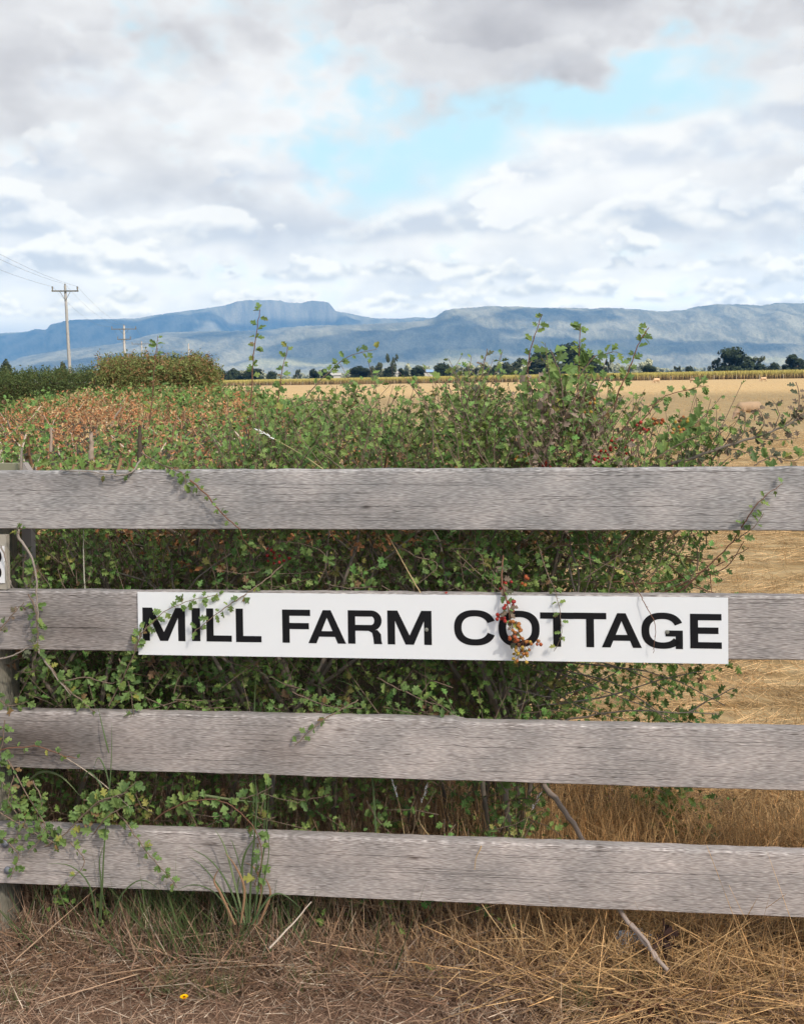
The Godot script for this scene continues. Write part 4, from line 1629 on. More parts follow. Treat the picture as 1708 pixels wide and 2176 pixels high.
func bush_top(s: float) -> float:
	return interp(PackedVector2Array([Vector2(-2.2, 1.10), Vector2(-0.75, 1.13), Vector2(-0.5, 1.29), Vector2(-0.3, 1.36), Vector2(-0.1, 1.39), Vector2(0.0, 1.36), Vector2(0.06, 1.42), Vector2(0.14, 1.44), Vector2(0.2, 1.39), Vector2(0.25, 1.29), Vector2(0.30, 1.38), Vector2(0.36, 1.44), Vector2(0.5, 1.41), Vector2(0.57, 1.33), Vector2(0.63, 1.25), Vector2(0.7, 1.29), Vector2(0.8, 1.32), Vector2(0.86, 1.24), Vector2(0.9, 1.18)]), s)

func branch(b: MB, pts: Array, r0: float, r1: float, sides := 6) -> void:
	# a bent limb through the points
	var out := []
	for i in pts.size() - 1:
		for j in 4:
			var t := j / 4.0
			out.append(pts[i].lerp(pts[i + 1], t) + (rvec() * r0 * 0.7 if j else Vector3.ZERO))
	out.append(pts[pts.size() - 1])
	b.tube(out, r0, r1, sides)

func build_bushes() -> void:
	rng.seed = 31337
	var specs := [
		[-2.2, -0.42, "green hawthorn bush behind the left fence post, its sprigs hanging over the lower rails", "leafy hawthorn bush"],
		[-0.42, 0.16, "dense green hawthorn bush behind the middle of the fence, above the words on the board", "leafy hawthorn bush"],
		[0.16, 0.9, "hawthorn bush with red berries, browned leaves and tall shoots behind the right of the board", "berried hawthorn bush"]]
	for k in 3:
		var e: Array = specs[k]
		var s0: float = e[0]
		var s1: float = e[1]
		var base := fw((maxf(s0, -1.2) + minf(s1, 0.5)) * 0.5, 0, -0.5)
		var o := thing("hawthorn_bush", e[2], "bush", base, 0.0, "hawthorn bushes along the fence")
		bush.append(o)
		var limbs := MB.new()
		limbs.base = base
		# stems from the ground, dividing as they rise
		var n_stems := int((s1 - s0) * 9.0) + 2
		for i in n_stems:
			var s := lerpf(s0, minf(s1, 0.27), (i + rf(0.2, 0.8)) / n_stems)
			var t := rf(0.2, 0.75)
			var p := fw(s, -0.03, -t)
			var q := fw(s + rf(-0.12, 0.12), rf(0.4, 0.6), -t + rf(-0.1, 0.1))
			branch(limbs, [p, p.lerp(q, 0.5) + rvec() * 0.03, q], rf(0.008, 0.015), 0.007)
			for j in 3:
				var m := fw(s + rf(-0.35, 0.35), rf(0.8, 1.05), -t + rf(-0.25, 0.2))
				branch(limbs, [q, q.lerp(m, 0.5) + rvec() * 0.05, m], 0.008, 0.005, 5)
				for l in 2:
					var z := m + fence_s * rf(-0.25, 0.25) + fence_n * rf(-0.2, 0.15) + Vector3(0, rf(0.1, 0.35), 0)
					z.y = minf(z.y, bush_top((z - fence_o).dot(fence_s)))
					branch(limbs, [m, m.lerp(z, 0.5) + rvec() * 0.03, z], 0.004, 0.002, 4)
		put("branches", limbs.mesh(), mats["bark"], o)
		# leafy twigs fill the volume, thickest near the outside
		var green := Scatter.new()
		var brown := Scatter.new()
		var tw := MB.new()
		tw.base = base
		var want := int((s1 - s0) * 2650.0) + (0 if k == 2 else 0)
		var got := 0
		while got < want:
			var s := rf(s0 - 0.04, s1 + 0.04)
			var y := rf(0.06, 1.5)
			var t := 0.055 + 0.85 * pow(rng.randf(), 1.25)
			var top := bush_top(s) - maxf(0.0, 0.16 - t) * 0.9
			if y > top or s > bush_right(y):
				continue
			if y < 0.5 and rng.randf() < 0.35 + 0.4 * (0.5 - y):
				continue
			# hollows between the sprays let the dark inside show
			var hollow := hill_noise.get_noise_3d(s * 4.2, y * 5.2, t * 3.0 + 8.0)
			if t < 0.45 and y < 1.2 and hollow < 0.05:
				continue
			if k == 2 and s > 0.5 and rng.randf() < (0.62 if y > 1.1 else 0.4):
				continue
			got += 1
			var p := fw(s, y, -t)
			var out := fence_n * (0.5 if t < 0.4 else 0.1) + Vector3.UP * (0.4 + (0.8 if y > top - 0.2 else 0.0))
			if s > bush_right(y) - 0.15:
				out += fence_s * 0.6
			var dry := k == 2 and s > 0.26 and s < 0.55 and y > 1.12 and rng.randf() < 0.38
			if dry:
				twig_with_leaves(brown, tw, p, (out + rvec() * 0.8).normalized(), rf(0.08, 0.16), 7, 0.022, func() -> Color:
					var g := rf(0.7, 1.3)
					return Color(0.27 * g, 0.20 * g, 0.15 * g))
			else:
				twig_with_leaves(green, tw, p, (out + rvec() * 0.8).normalized(), rf(0.09, 0.19), 8, 0.0212 if k < 2 else 0.0205, fresh_tone if y > top - 0.11 and rng.randf() < 0.6 else leaf_tone)
		scatter("foliage", green, leaf_mesh[0], mats["foliage"], o)
		if brown.t.size():
			scatter("browned_leaves", brown, leaf_mesh[1], mats["foliage"], o)
		stuff(put("twigs", tw.mesh(), mats["twig"], o))

func sprig(o: Node3D, pts: Array, r0: float, size: float, gap: float, style := 0, twig := "twig") -> MeshInstance3D:
	# a stem through the points with single leaves along it; the points are pictures of places at some distance before the rails
	var way := []
	for i in pts.size() - 1:
		for j in 5:
			var t := j / 5.0
			var p0: Vector3 = pts[maxi(i - 1, 0)]
			var p3: Vector3 = pts[mini(i + 2, pts.size() - 1)]
			way.append((pts[i] as Vector3).cubic_interpolate(pts[i + 1], p0, p3, t) + rvec() * 0.0016)
	way.append(pts[pts.size() - 1])
	var b := MB.new()
	b.base = o.position
	b.tube(way, r0, r0 * 0.4, 6)
	# thorns
	for i in range(2, way.size() - 1, 3):
		b.tube([way[i], way[i] + (rvec() + (way[i + 1] - way[i]).normalized()).normalized() * rf(0.006, 0.012)], 0.0009, 0.0002, 3)
	var m := put("sprig", b.mesh(), mats[twig], o)
	if gap <= 0.0:
		return m
	var left := gap * 0.5
	var side := 1.0
	for i in way.size() - 1:
		var d: Vector3 = way[i + 1] - way[i]
		left -= d.length()
		while left < 0.0:
			left += gap * rf(0.7, 1.3)
			side = -side
			var p: Vector3 = way[i].lerp(way[i + 1], rng.randf())
			var across := d.normalized().cross(fence_n).normalized() * side
			for q in (1 + rng.randi() % 3):
				var out := (across * rf(0.5, 1.2) + d.normalized() * rf(0.1, 0.8) + rvec() * 0.45).normalized()
				var face := (fence_n * 0.8 + Vector3(0, 0.7, 0) + rvec() * 0.55).normalized()
				var l := MeshInstance3D.new()
				l.name = "leaf"
				l.mesh = pick(leaf_mesh)
				var k := rng.randi() % 6
				if rng.randf() < 0.07:
					k = 6 + rng.randi() % 2
				l.material_override = leaf_mats[k] if style == 0 else (pick(brown_leaf_mats) if rng.randf() < 0.75 else leaf_mats[k])
				m.add_child(l, true)
				var x := leaf_at(p, out, face, size * rf(0.6, 1.2))
				x.origin -= o.position
				l.transform = x
	return m

func pp(a: Array, off: float) -> Array:
	var out := []
	for i in a.size():
		var e: Array = a[i]
		out.append(on_fence(e[0], e[1], e[2] if e.size() > 2 else off))
	return out

var berry_mesh: ArrayMesh

func berries(o: Node3D, px: float, py: float, off: float, n: int, spread: float, tones: Array) -> void:
	if berry_mesh == null:
		var q := MB.new()
		for j in 6:
			for i in 8:
				var t := PI * j / 5.0
				var d := Vector3(sin(t) * cos(TAU * i / 8), cos(t) * 1.1, sin(t) * sin(TAU * i / 8))
				q.vert(d, d)
		for j in 5:
			for i in 8:
				var a := j * 8 + i
				var a2 := j * 8 + (i + 1) % 8
				q.tri(a, a2, a + 8)
				q.tri(a2, a2 + 8, a + 8)
		q.smooth()
		berry_mesh = q.mesh()
	var c := on_fence(px, py, off)
	var b := MB.new()
	b.base = o.position
	var spots := []
	for i in n:
		var p := c + fence_s * rf(-1, 1) * spread + Vector3(0, rf(-1, 1) * spread * 0.8, 0) + fence_n * rf(-0.6, 0.6) * spread
		spots.append(p)
		b.tube([c + Vector3(0, spread * 0.6, 0), c.lerp(p, 0.6) + Vector3(0, spread * 0.3, 0), p], 0.0007, 0.0007, 3)
	var m := put("berry_cluster", b.mesh(), mats["red_twig"], o)
	for p in spots:
		var e := MeshInstance3D.new()
		e.name = "berry"
		e.mesh = berry_mesh
		e.material_override = pick(tones)
		m.add_child(e, true)
		e.transform = Transform3D(Basis(rvec(), rf(0, TAU)).scaled(Vector3.ONE * rf(0.0036, 0.0049)), p - o.position)

func build_sprigs() -> void:
	rng.seed = 5150
	var l: Node3D = bush[0]
	var c: Node3D = bush[1]
	var r: Node3D = bush[2]
	# over the left of the fence
	sprig(l, pp([[46, 1110, -0.05], [40, 1140, 0.02], [62, 1172], [76, 1215], [79, 1270], [82, 1320]], 0.035), 0.0042, 0.026, 0.0, 0, "grey_twig")
	sprig(l, pp([[60, 1262], [75, 1290], [80, 1330], [82, 1365]], 0.035), 0.0022, 0.026, 0.014)
	sprig(l, pp([[40, 1135], [36, 1118], [48, 1125]], 0.03), 0.0015, 0.022, 0.014)
	sprig(l, pp([[78, 1375], [100, 1410, 0.02], [125, 1445, 0.0], [152, 1478, -0.01]], 0.03), 0.0032, 0.024, 0.024, 0, "grey_twig")
	sprig(l, pp([[-6, 1402], [30, 1392], [55, 1378], [76, 1368]], 0.03), 0.0026, 0.022, 0.045, 1, "grey_twig")
	sprig(l, pp([[-8, 1352], [14, 1322], [36, 1296], [52, 1282]], 0.035), 0.002, 0.02, 0.017, 1)
	sprig(l, pp([[2, 1160], [14, 1190], [22, 1230], [28, 1250]], 0.02), 0.0022, 0.022, 0.0, 1, "grey_twig")
	sprig(l, pp([[95, 1395, -0.02], [140, 1460, -0.01], [178, 1492, 0.0], [200, 1512, 0.005]], 0.01), 0.0024, 0.024, 0.013)
	sprig(l, pp([[120, 1452, -0.02], [180, 1440, -0.02], [240, 1452, -0.01], [262, 1430, 0.0]], 0.0), 0.002, 0.025, 0.015)
	sprig(l, pp([[232, 1500, -0.02], [262, 1440, 0.0], [284, 1392, 0.02], [302, 1346, 0.03], [330, 1318, 0.03], [362, 1292, 0.03], [420, 1272, 0.025], [470, 1264, 0.01]], 0.02), 0.0018, 0.023, 0.016)
	sprig(l, pp([[285, 1376], [300, 1352], [312, 1326]], 0.026), 0.0014, 0.025, 0.013)
	sprig(l, pp([[255, 1400, -0.02], [268, 1436, 0.0], [278, 1470, 0.0], [285, 1520, 0.0]], 0.0), 0.002, 0.03, 0.016)
	sprig(l, pp([[612, 1190, -0.12], [565, 1232, -0.04], [520, 1264, 0.01], [478, 1292, 0.025], [440, 1322, 0.028], [408, 1346, 0.028]], 0.02), 0.0018, 0.022, 0.016)
	sprig(l, pp([[405, 1020], [440, 1052], [470, 1090], [508, 1124], [520, 1150, 0.0], [545, 1176, -0.04]], 0.022), 0.002, 0.019, 0.018, 0, "red_twig")
	sprig(l, pp([[300, 962, -0.06], [340, 985, -0.02], [372, 998, 0.012], [392, 1010, 0.02], [394, 1034, 0.024]], 0.02), 0.002, 0.026, 0.013)
	sprig(l, pp([[298, 978, -0.04], [284, 1000, 0.006], [262, 1010, 0.012], [222, 1007, 0.012], [180, 1002, 0.008], [130, 998, 0.006]], 0.01), 0.0026, 0.018, 0.03, 0, "grey_twig")
	for e in [[[-10, 1640], [20, 1680], [52, 1740], [66, 1775]], [[10, 1600], [60, 1690], [96, 1760], [60, 1812]], [[-10, 1720], [40, 1750], [84, 1775], [120, 1792]], [[-8, 1772], [18, 1790], [40, 1820], [22, 1868]], [[30, 1648], [20, 1700], [42, 1745], [30, 1795]], [[70, 1660], [90, 1700], [80, 1740], [104, 1770]]]:
		sprig(l, pp(e, 0.03), 0.002, 0.024, 0.0145)
	for e in [[[96, 1800, 0.0], [140, 1770, 0.02], [190, 1722, 0.04], [250, 1690, 0.05]], [[170, 1740, 0.03], [210, 1705, 0.05], [272, 1682, 0.05]], [[180, 1700, -0.02], [240, 1700, 0.02], [290, 1660, 0.02]], [[200, 1770, 0.03], [230, 1735, 0.05], [268, 1710, 0.05]]]:
		sprig(l, pp(e, 0.04), 0.002, 0.031, 0.0155)
	sprig(l, pp([[236, 1712], [268, 1748], [298, 1790], [322, 1822], [350, 1852], [376, 1886]], 0.032), 0.0018, 0.021, 0.017)
	sprig(l, pp([[150, 1790], [180, 1830], [150, 1870], [120, 1890]], 0.03), 0.0014, 0.018, 0.02)
	sprig(l, pp([[-8, 1596], [40, 1588], [90, 1588], [130, 1604], [165, 1612]], 0.03), 0.0018, 0.019, 0.026, 0, "red_twig")
	sprig(l, pp([[10, 1530], [6, 1580], [-6, 1620]], 0.04), 0.0016, 0.024, 0.014)
	sprig(l, pp([[-8, 1480], [20, 1500], [60, 1490]], 0.0), 0.0018, 0.024, 0.014)
	sprig(l, pp([[330, 1740, -0.04], [390, 1706, -0.01], [460, 1700, 0.01], [512, 1728, 0.03], [548, 1776, 0.035], [556, 1830, 0.035], [540, 1884, 0.03]], 0.02), 0.0018, 0.029, 0.017, 0, "red_twig")
	sprig(l, pp([[500, 1700, 0.0], [540, 1690, 0.02], [580, 1670, 0.02]], 0.0), 0.0016, 0.031, 0.016)
	# middle: over the third rail and inside the gaps
	sprig(c, pp([[760, 1488, -0.06], [722, 1510, -0.03], [690, 1528, 0.005], [660, 1552, 0.02], [626, 1584, 0.02]], 0.01), 0.0018, 0.019, 0.014)
	sprig(c, pp([[800, 1440, -0.06], [860, 1470, -0.03], [905, 1490, -0.02], [940, 1500, -0.02]], 0.0), 0.0016, 0.026, 0.017)
	sprig(c, pp([[620, 1470, -0.06], [700, 1500, -0.03], [770, 1506, -0.03]], 0.0), 0.0016, 0.023, 0.015)
	sprig(c, pp([[560, 1180, -0.1], [600, 1150, -0.06], [680, 1170, -0.05], [700, 1210, -0.05]], 0.0), 0.0016, 0.025, 0.017)
	sprig(c, pp([[830, 1150, -0.1], [880, 1180, -0.05], [930, 1200, -0.04], [890, 1240, -0.04]], 0.0), 0.0016, 0.025, 0.018)
	sprig(c, pp([[690, 1240, -0.08], [740, 1250, -0.04], [800, 1246, -0.04]], 0.0), 0.0016, 0.025, 0.017)
	sprig(c, pp([[600, 1690, -0.1], [640, 1700, -0.06], [700, 1690, -0.06]], 0.0), 0.0016, 0.030, 0.017)
	sprig(c, pp([[780, 1700, -0.12], [800, 1740, -0.1], [830, 1772, -0.1]], 0.0), 0.0016, 0.03, 0.018)
	# tall shoots above the hedge
	sprig(c, pp([[530, 905], [534, 840], [538, 770], [545, 705], [553, 657]], -0.35), 0.0024, 0.025, 0.0158, 0, "red_twig")
	sprig(c, pp([[586, 900], [592, 840], [600, 790], [612, 736]], -0.3), 0.002, 0.022, 0.0158, 0, "red_twig")
	sprig(l, pp([[318, 905], [325, 840], [329, 780], [336, 714]], -0.5), 0.002, 0.024, 0.0151, 0, "red_twig")
	sprig(c, pp([[615, 900], [650, 845], [690, 800], [735, 760], [800, 742]], -0.35), 0.002, 0.025, 0.0144)
	sprig(c, pp([[640, 900], [690, 856], [750, 836], [806, 820]], -0.3), 0.0018, 0.022, 0.0187)
	sprig(c, pp([[560, 905], [610, 870], [690, 850], [770, 876]], -0.25), 0.0016, 0.024, 0.0144, 0, "red_twig")
	sprig(c, pp([[980, 900, -0.3], [1006, 848, -0.3], [1024, 800, -0.3], [1030, 764, -0.3], [1035, 741, -0.3]], -0.3), 0.0026, 0.024, 0.0360, 1)
	sprig(r, pp([[1110, 880], [1120, 830], [1121, 770], [1136, 712], [1152, 668]], -0.3), 0.0024, 0.025, 0.0151, 0, "red_twig")
	sprig(r, pp([[1224, 960], [1226, 860], [1230, 770], [1233, 692]], -0.3), 0.0024, 0.025, 0.0115, 0, "red_twig")
	sprig(r, pp([[1296, 900], [1312, 838], [1334, 790], [1354, 735], [1378, 696]], -0.28), 0.0024, 0.026, 0.0122, 0, "red_twig")
	sprig(r, pp([[1196, 870], [1192, 810], [1178, 765], [1168, 742]], -0.25), 0.0022, 0.042, 0.0130)
	sprig(r, pp([[1230, 800], [1260, 760], [1292, 750], [1312, 748]], -0.3), 0.0018, 0.031, 0.0101)
	sprig(r, pp([[1115, 905], [1120, 860], [1128, 820], [1106, 806]], -0.25), 0.0018, 0.035, 0.0130)
	sprig(r, pp([[1260, 920], [1262, 860], [1280, 810], [1300, 810]], -0.22), 0.0018, 0.028, 0.0115)
	sprig(r, pp([[1236, 930], [1268, 900], [1296, 868], [1312, 846]], -0.22), 0.0018, 0.019, 0.0252, 1, "red_twig")
	sprig(r, pp([[1330, 935], [1372, 885], [1400, 850], [1440, 832], [1505, 820]], -0.2), 0.002, 0.025, 0.0130, 0, "red_twig")
	sprig(r, pp([[1310, 925], [1350, 880], [1380, 862], [1410, 850]], -0.24), 0.0018, 0.022, 0.0158, 1, "red_twig")
	sprig(r, pp([[1380, 960], [1430, 930], [1470, 905], [1500, 880]], -0.2), 0.002, 0.037, 0.0108)
	sprig(r, pp([[1390, 975], [1430, 950], [1470, 930], [1505, 918]], -0.16), 0.002, 0.031, 0.0094)
	# the long branch with browned leaves reaching to the right edge
	sprig(r, pp([[1330, 1004], [1440, 982], [1530, 952], [1610, 926], [1660, 908], [1725, 872]], -0.22), 0.0052, 0.024, 0.018, 1, "bark")
	sprig(r, pp([[1662, 908], [1688, 880], [1697, 850], [1690, 812]], -0.22), 0.0024, 0.024, 0.012, 1)
	for e in [[[1470, 974], [1478, 940], [1476, 905]], [[1520, 956], [1530, 925], [1520, 890]], [[1560, 944], [1580, 915], [1583, 880]], [[1600, 930], [1622, 900], [1610, 868]], [[1640, 916], [1655, 880], [1640, 850]], [[1690, 894], [1720, 862], [1728, 830]], [[1540, 950], [1590, 962], [1650, 970]], [[1600, 928], [1650, 935], [1700, 930]]]:
		sprig(r, pp(e, -0.22), 0.0017, 0.022, 0.012, 1)
	sprig(r, pp([[1600, 990], [1640, 970], [1680, 980], [1716, 960]], -0.12), 0.0018, 0.03, 0.018)
	# over the board and over the rail on the right
	sprig(r, pp([[1068, 1180, -0.06], [1066, 1232, 0.0], [1076, 1280, 0.03], [1086, 1330, 0.035], [1100, 1370, 0.035], [1114, 1398, 0.03]], 0.03), 0.0022, 0.021, 0.011, 1, "red_twig")
	sprig(r, pp([[1140, 1150, -0.06], [1160, 1210, -0.02], [1180, 1262, 0.015], [1190, 1310, 0.022], [1192, 1350, 0.022], [1176, 1384, 0.024]], 0.02), 0.0013, 0.018, 0.019)
	sprig(r, pp([[1330, 1216, -0.06], [1352, 1250, 0.0], [1368, 1282, 0.02], [1388, 1316, 0.025], [1391, 1350, 0.025], [1387, 1388, 0.02]], 0.02), 0.0015, 0.018, 0.0, 1, "red_twig")
	sprig(r, pp([[1430, 1268, -0.08], [1500, 1206, -0.05], [1556, 1150, -0.02], [1590, 1096, 0.018], [1618, 1060, 0.02], [1662, 1028, 0.02]], 0.02), 0.002, 0.021, 0.021, 0, "red_twig")
	sprig(r, pp([[1560, 1150, -0.02], [1600, 1120, 0.016], [1622, 1090, 0.02]], 0.015), 0.0013, 0.024, 0.022)
	# twigs in the open gaps on the right
	for e in [[[1300, 1236], [1400, 1238], [1500, 1212], [1590, 1164]], [[1400, 1262], [1470, 1232], [1540, 1205], [1580, 1150]], [[1420, 1200], [1470, 1240], [1540, 1270]], [[1460, 1190], [1500, 1200], [1512, 1260]], [[1380, 1160], [1440, 1180], [1530, 1190]], [[1290, 1180], [1380, 1150], [1450, 1140]]]:
		sprig(r, pp(e, -0.12), 0.0021, 0.02, 0.042, 0, "red_twig")
	for e in [[[1080, 1390], [1200, 1436], [1330, 1486], [1440, 1532]], [[1120, 1404], [1290, 1416], [1420, 1440], [1540, 1500]], [[1140, 1500], [1270, 1484], [1400, 1446], [1500, 1424]], [[1200, 1530], [1330, 1510], [1440, 1514], [1530, 1518]], [[1180, 1420], [1300, 1450], [1380, 1500], [1420, 1536]], [[1460, 1516], [1500, 1490], [1560, 1462]], [[1130, 1440], [1230, 1500], [1330, 1530]], [[1160, 1392], [1300, 1398], [1400, 1404], [1450, 1412]], [[1080, 1460], [1180, 1480], [1290, 1440], [1340, 1398]], [[1250, 1400], [1350, 1430], [1440, 1480]], [[1100, 1500], [1180, 1450], [1240, 1410]]]:
		sprig(r, pp(e, -0.16), 0.0024, 0.017, 0.036, 0, "bark")
	sprig(r, pp([[1310, 1560], [1330, 1640], [1420, 1690]], -0.2), 0.002, 0.022, 0.03)
	sprig(r, pp([[1060, 1660, -0.1], [1080, 1700, -0.08], [1072, 1740, -0.08], [1060, 1770, -0.08]], 0.0), 0.0016, 0.026, 0.02)
	# haws
	var red := [mat("haw_red", Color(0.36, 0.035, 0.025).linear_to_srgb(), 0.3), mat("haw_dark", Color(0.30, 0.03, 0.03).linear_to_srgb(), 0.3)]
	var orange := [mat("haw_orange", Color(0.36, 0.14, 0.04).linear_to_srgb(), 0.35), mat("haw_rust", Color(0.36, 0.09, 0.035).linear_to_srgb(), 0.35)]
	var gold := [mat("haw_gold", Color(0.40, 0.26, 0.05).linear_to_srgb(), 0.35), orange[0]]
	for e in [[1072, 1244, 0.0, 6, 0.016, red], [1082, 1290, 0.032, 9, 0.017, red], [1064, 1312, 0.035, 6, 0.014, red], [1092, 1330, 0.037, 10, 0.018, orange], [1098, 1352, 0.037, 11, 0.019, orange], [1112, 1372, 0.037, 12, 0.020, gold], [1106, 1394, 0.035, 10, 0.018, gold], [1142, 1368, 0.03, 3, 0.012, orange],
			[1120, 1236, -0.02, 5, 0.016, orange], [943, 1262, -0.01, 2, 0.006, red],
			[1362, 908, -0.2, 10, 0.022, red], [1392, 902, -0.2, 9, 0.02, orange], [1284, 964, -0.16, 9, 0.024, red], [1262, 978, -0.14, 5, 0.016, red], [1300, 940, -0.2, 6, 0.018, red], [1338, 950, -0.2, 8, 0.022, red], [1108, 972, -0.12, 10, 0.017, gold], [1448, 896, -0.2, 7, 0.018, gold], [1440, 925, -0.18, 7, 0.02, gold], [1256, 852, -0.22, 4, 0.016, gold], [1244, 878, -0.22, 4, 0.014, gold], [1268, 985, -0.1, 5, 0.012, red], [1160, 986, -0.1, 4, 0.012, red]]:
		berries(r, e[0], e[1], e[2], e[3], e[4], e[5])
	berries(c, 590, 1180, -0.09, 12, 0.03, [mats["haw_dark"]])

# ---------------------------------------------------------------- dry grass, verge, small things

func straw_mesh(pts: Array, w: float) -> ArrayMesh:
	# a flat, slightly folded blade through the points, one metre long in all
	var b := MB.new()
	for i in pts.size() - 1:
		var p: Vector3 = pts[i]
		var q: Vector3 = pts[i + 1]
		var s := (q - p).cross(Vector3(0, 0.4, 1)).normalized() * w
		var t := float(i) / (pts.size() - 1)
		var t1 := float(i + 1) / (pts.size() - 1)
		var s0 := s * (1.0 - t * 0.6)
		var s1 := s * (1.0 - t1 * 0.75)
		var up := s.cross(q - p).normalized() * w * 0.5
		b.quad(p - s0, q - s1, q + up, p + up)
		b.quad(p + up, q + up, q + s1, p + s0)
	return b.mesh()

func lay(p: Vector3, dir: Vector3, len: float, thick: float) -> Transform3D:
	var y := dir.normalized()
	var x := y.cross(rvec()).normalized()
	var z := x.cross(y)
	return Transform3D(Basis(x * thick, y * len, z * thick), p)

func straw_tone(golden: float) -> Color:
	var g := rf(0.5, 1.3)
	var a := Color(0.43, 0.285, 0.195)
	if rng.randf() < 0.3:
		a = Color(0.25, 0.145, 0.095)
	elif rng.randf() < 0.2:
		a = Color(0.62, 0.50, 0.38)
	var c := a.lerp(Color(0.60, 0.38, 0.18), golden)
	return Color(c.r * g, c.g * g, c.b * g)

func build_verge() -> void:
	rng.seed = 616
	var m := mat("straw", Color.WHITE, 0.7, true)
	m.backlight_enabled = true
	m.backlight = Color(0.25, 0.25, 0.25)
	# blades drawn one metre long and one wide; each copy gives its own length and thickness
	var bent := straw_mesh([Vector3(0, 0, 0), Vector3(0.02, 0.3, 0.03), Vector3(0.10, 0.62, 0.05), Vector3(0.28, 0.9, 0.0)], 1.0)
	var long := straw_mesh([Vector3(0, 0, 0), Vector3(0.015, 0.35, 0.02), Vector3(0.04, 0.7, 0.0), Vector3(0.12, 1.0, -0.02)], 1.0)
	var hook := straw_mesh([Vector3(0, 0, 0), Vector3(0.05, 0.4, 0.0), Vector3(0.16, 0.66, 0.06), Vector3(0.40, 0.66, 0.12), Vector3(0.52, 0.5, 0.1)], 1.0)
	var nz := noise(617, 1.6, 3)
	var litter := Scatter.new()
	for i in 100000:
		var p := Vector3(rf(-1.9, 1.9) if i < 80000 else rf(1.9, 3.4), 0, -2.2 - 2.0 * pow(rng.randf(), 1.2))
		var back := (fence_o - p).dot(fence_n)
		var thin := nz.get_noise_2d(p.x, p.z)
		if back < 0.02 and thin < -0.2 and rng.randf() < 0.4:
			continue
		p.y = rf(0.013, 0.03 + 0.03 * smoothstep(-0.25, 0.3, back)) + maxf(thin, 0.0) * 0.05
		var golden := clampf(smoothstep(0.15, 0.6, p.x) * 0.9 + smoothstep(0.4, 1.2, back) * 0.5 * (1.0 if p.x > -0.3 else 0.0), 0.0, 1.0)
		var flatness := 0.35 if rng.randf() < 0.7 else 1.0
		var dir := Vector3(rf(-1, 1), rf(-0.05, 0.55) * flatness, rf(-1, 1))
		litter.add(lay(p, dir, rf(0.025, 0.085), rf(0.0008, 0.0016)), straw_tone(golden))
	var o := scatter("straw_litter", litter, bent, m, self)
	tag(o, "short dead grass and straw litter strewn over the roadside earth under the fence", "dead grass")
	# long lying and leaning stalks, thick on the right
	var stalks := Scatter.new()
	for i in 8500:
		var x := rf(-1.5, 1.9) if i < 6500 else rf(1.9, 3.2)
		if rng.randf() > 0.22 + 0.78 * smoothstep(0.0, 0.5, x):
			continue
		var p := fw(x, 0, 0.12 - rf(0.0, 1.0))
		p.y = rf(0.01, 0.07)
		var dir := Vector3(rf(-1, 1), rf(-0.04, 0.42), rf(-0.6, 0.6))
		stalks.add(lay(p, dir, rf(0.10, 0.36), rf(0.0008, 0.0021)), straw_tone(clampf(x * 1.5 + 0.5, 0.15, 1.0)))
	tag(scatter("long_straw", stalks, long, m, self), "long golden straw stalks lying in a tangle at the right under the lowest rail", "straw")
	# standing dry grass behind the lowest rail
	var stand := Scatter.new()
	for i in 6000:
		var x := rf(-1.7, 1.2) if i < 5200 else rf(1.2, 2.8)
		var back := rf(0.06, 0.9)
		if x > 0.6 and rng.randf() < 0.5:
			continue
		var p := fw(x, 0, -back)
		var dir := Vector3(rf(-0.45, 0.45), 1.0, rf(-0.4, 0.05))
		stand.add(lay(p, dir, rf(0.12, 0.40) * (0.75 if x > 0.3 else 1.0), rf(0.0010, 0.0019)), straw_tone(clampf(x * 1.2 + 0.5, 0.1, 1.0)) * (1.3 if x > 0.2 else 1.0))
	for i in 1500:
		var x := rf(-1.5, 0.9)
		var p := fw(x, 0, rf(-0.12, 0.03))
		var dir := Vector3(rf(-0.9, 0.9), 1.0, rf(-0.2, 0.5))
		stand.add(lay(p, dir, rf(0.05, 0.19), rf(0.0010, 0.0019)), straw_tone(clampf(x * 1.2 + 0.4, 0.0, 1.0)))
	tag(scatter("standing_dry_grass", stand, long, m, self), "dry standing grass at the foot of the hedge behind the lowest rail", "dry grass")
	# green grass among it at the left
	var green := Scatter.new()
	for i in 600:
		var x := -0.55 + rf(-1, 1) * rf(0, 0.55)
		var p := fw(x, 0, rf(-0.35, 0.02))
		var dir := Vector3(rf(-0.8, 0.8), 1.0, rf(-0.3, 0.5))
		var g := rf(0.7, 1.3)
		green.add(lay(p, dir, rf(0.10, 0.30), rf(0.0014, 0.0026)), Color(0.10 * g, 0.14 * g, 0.05 * g))
	for e in [[365, 2120, 26], [470, 2128, 30], [1360, 2120, 26], [40, 2150, 14], [640, 2120, 20], [800, 2060, 14], [1230, 2150, 30]]:
		for i in e[2] * 3:
			var p := on_ground(e[0], e[1]) + Vector3(rf(-0.04, 0.04), 0, rf(-0.03, 0.03))
			var g := rf(0.8, 1.3)
			green.add(lay(p, Vector3(rf(-0.7, 0.7), 1.0, rf(-0.4, 0.4)), rf(0.03, 0.085), rf(0.0010, 0.0016)), Color(0.15 * g, 0.17 * g, 0.07 * g))
	tag(scatter("green_grass", green, hook, m, self), "green grass growing through the litter at the left and in small tufts", "grass")
	# red brown dead weeds flat on the earth
	var dock := Scatter.new()
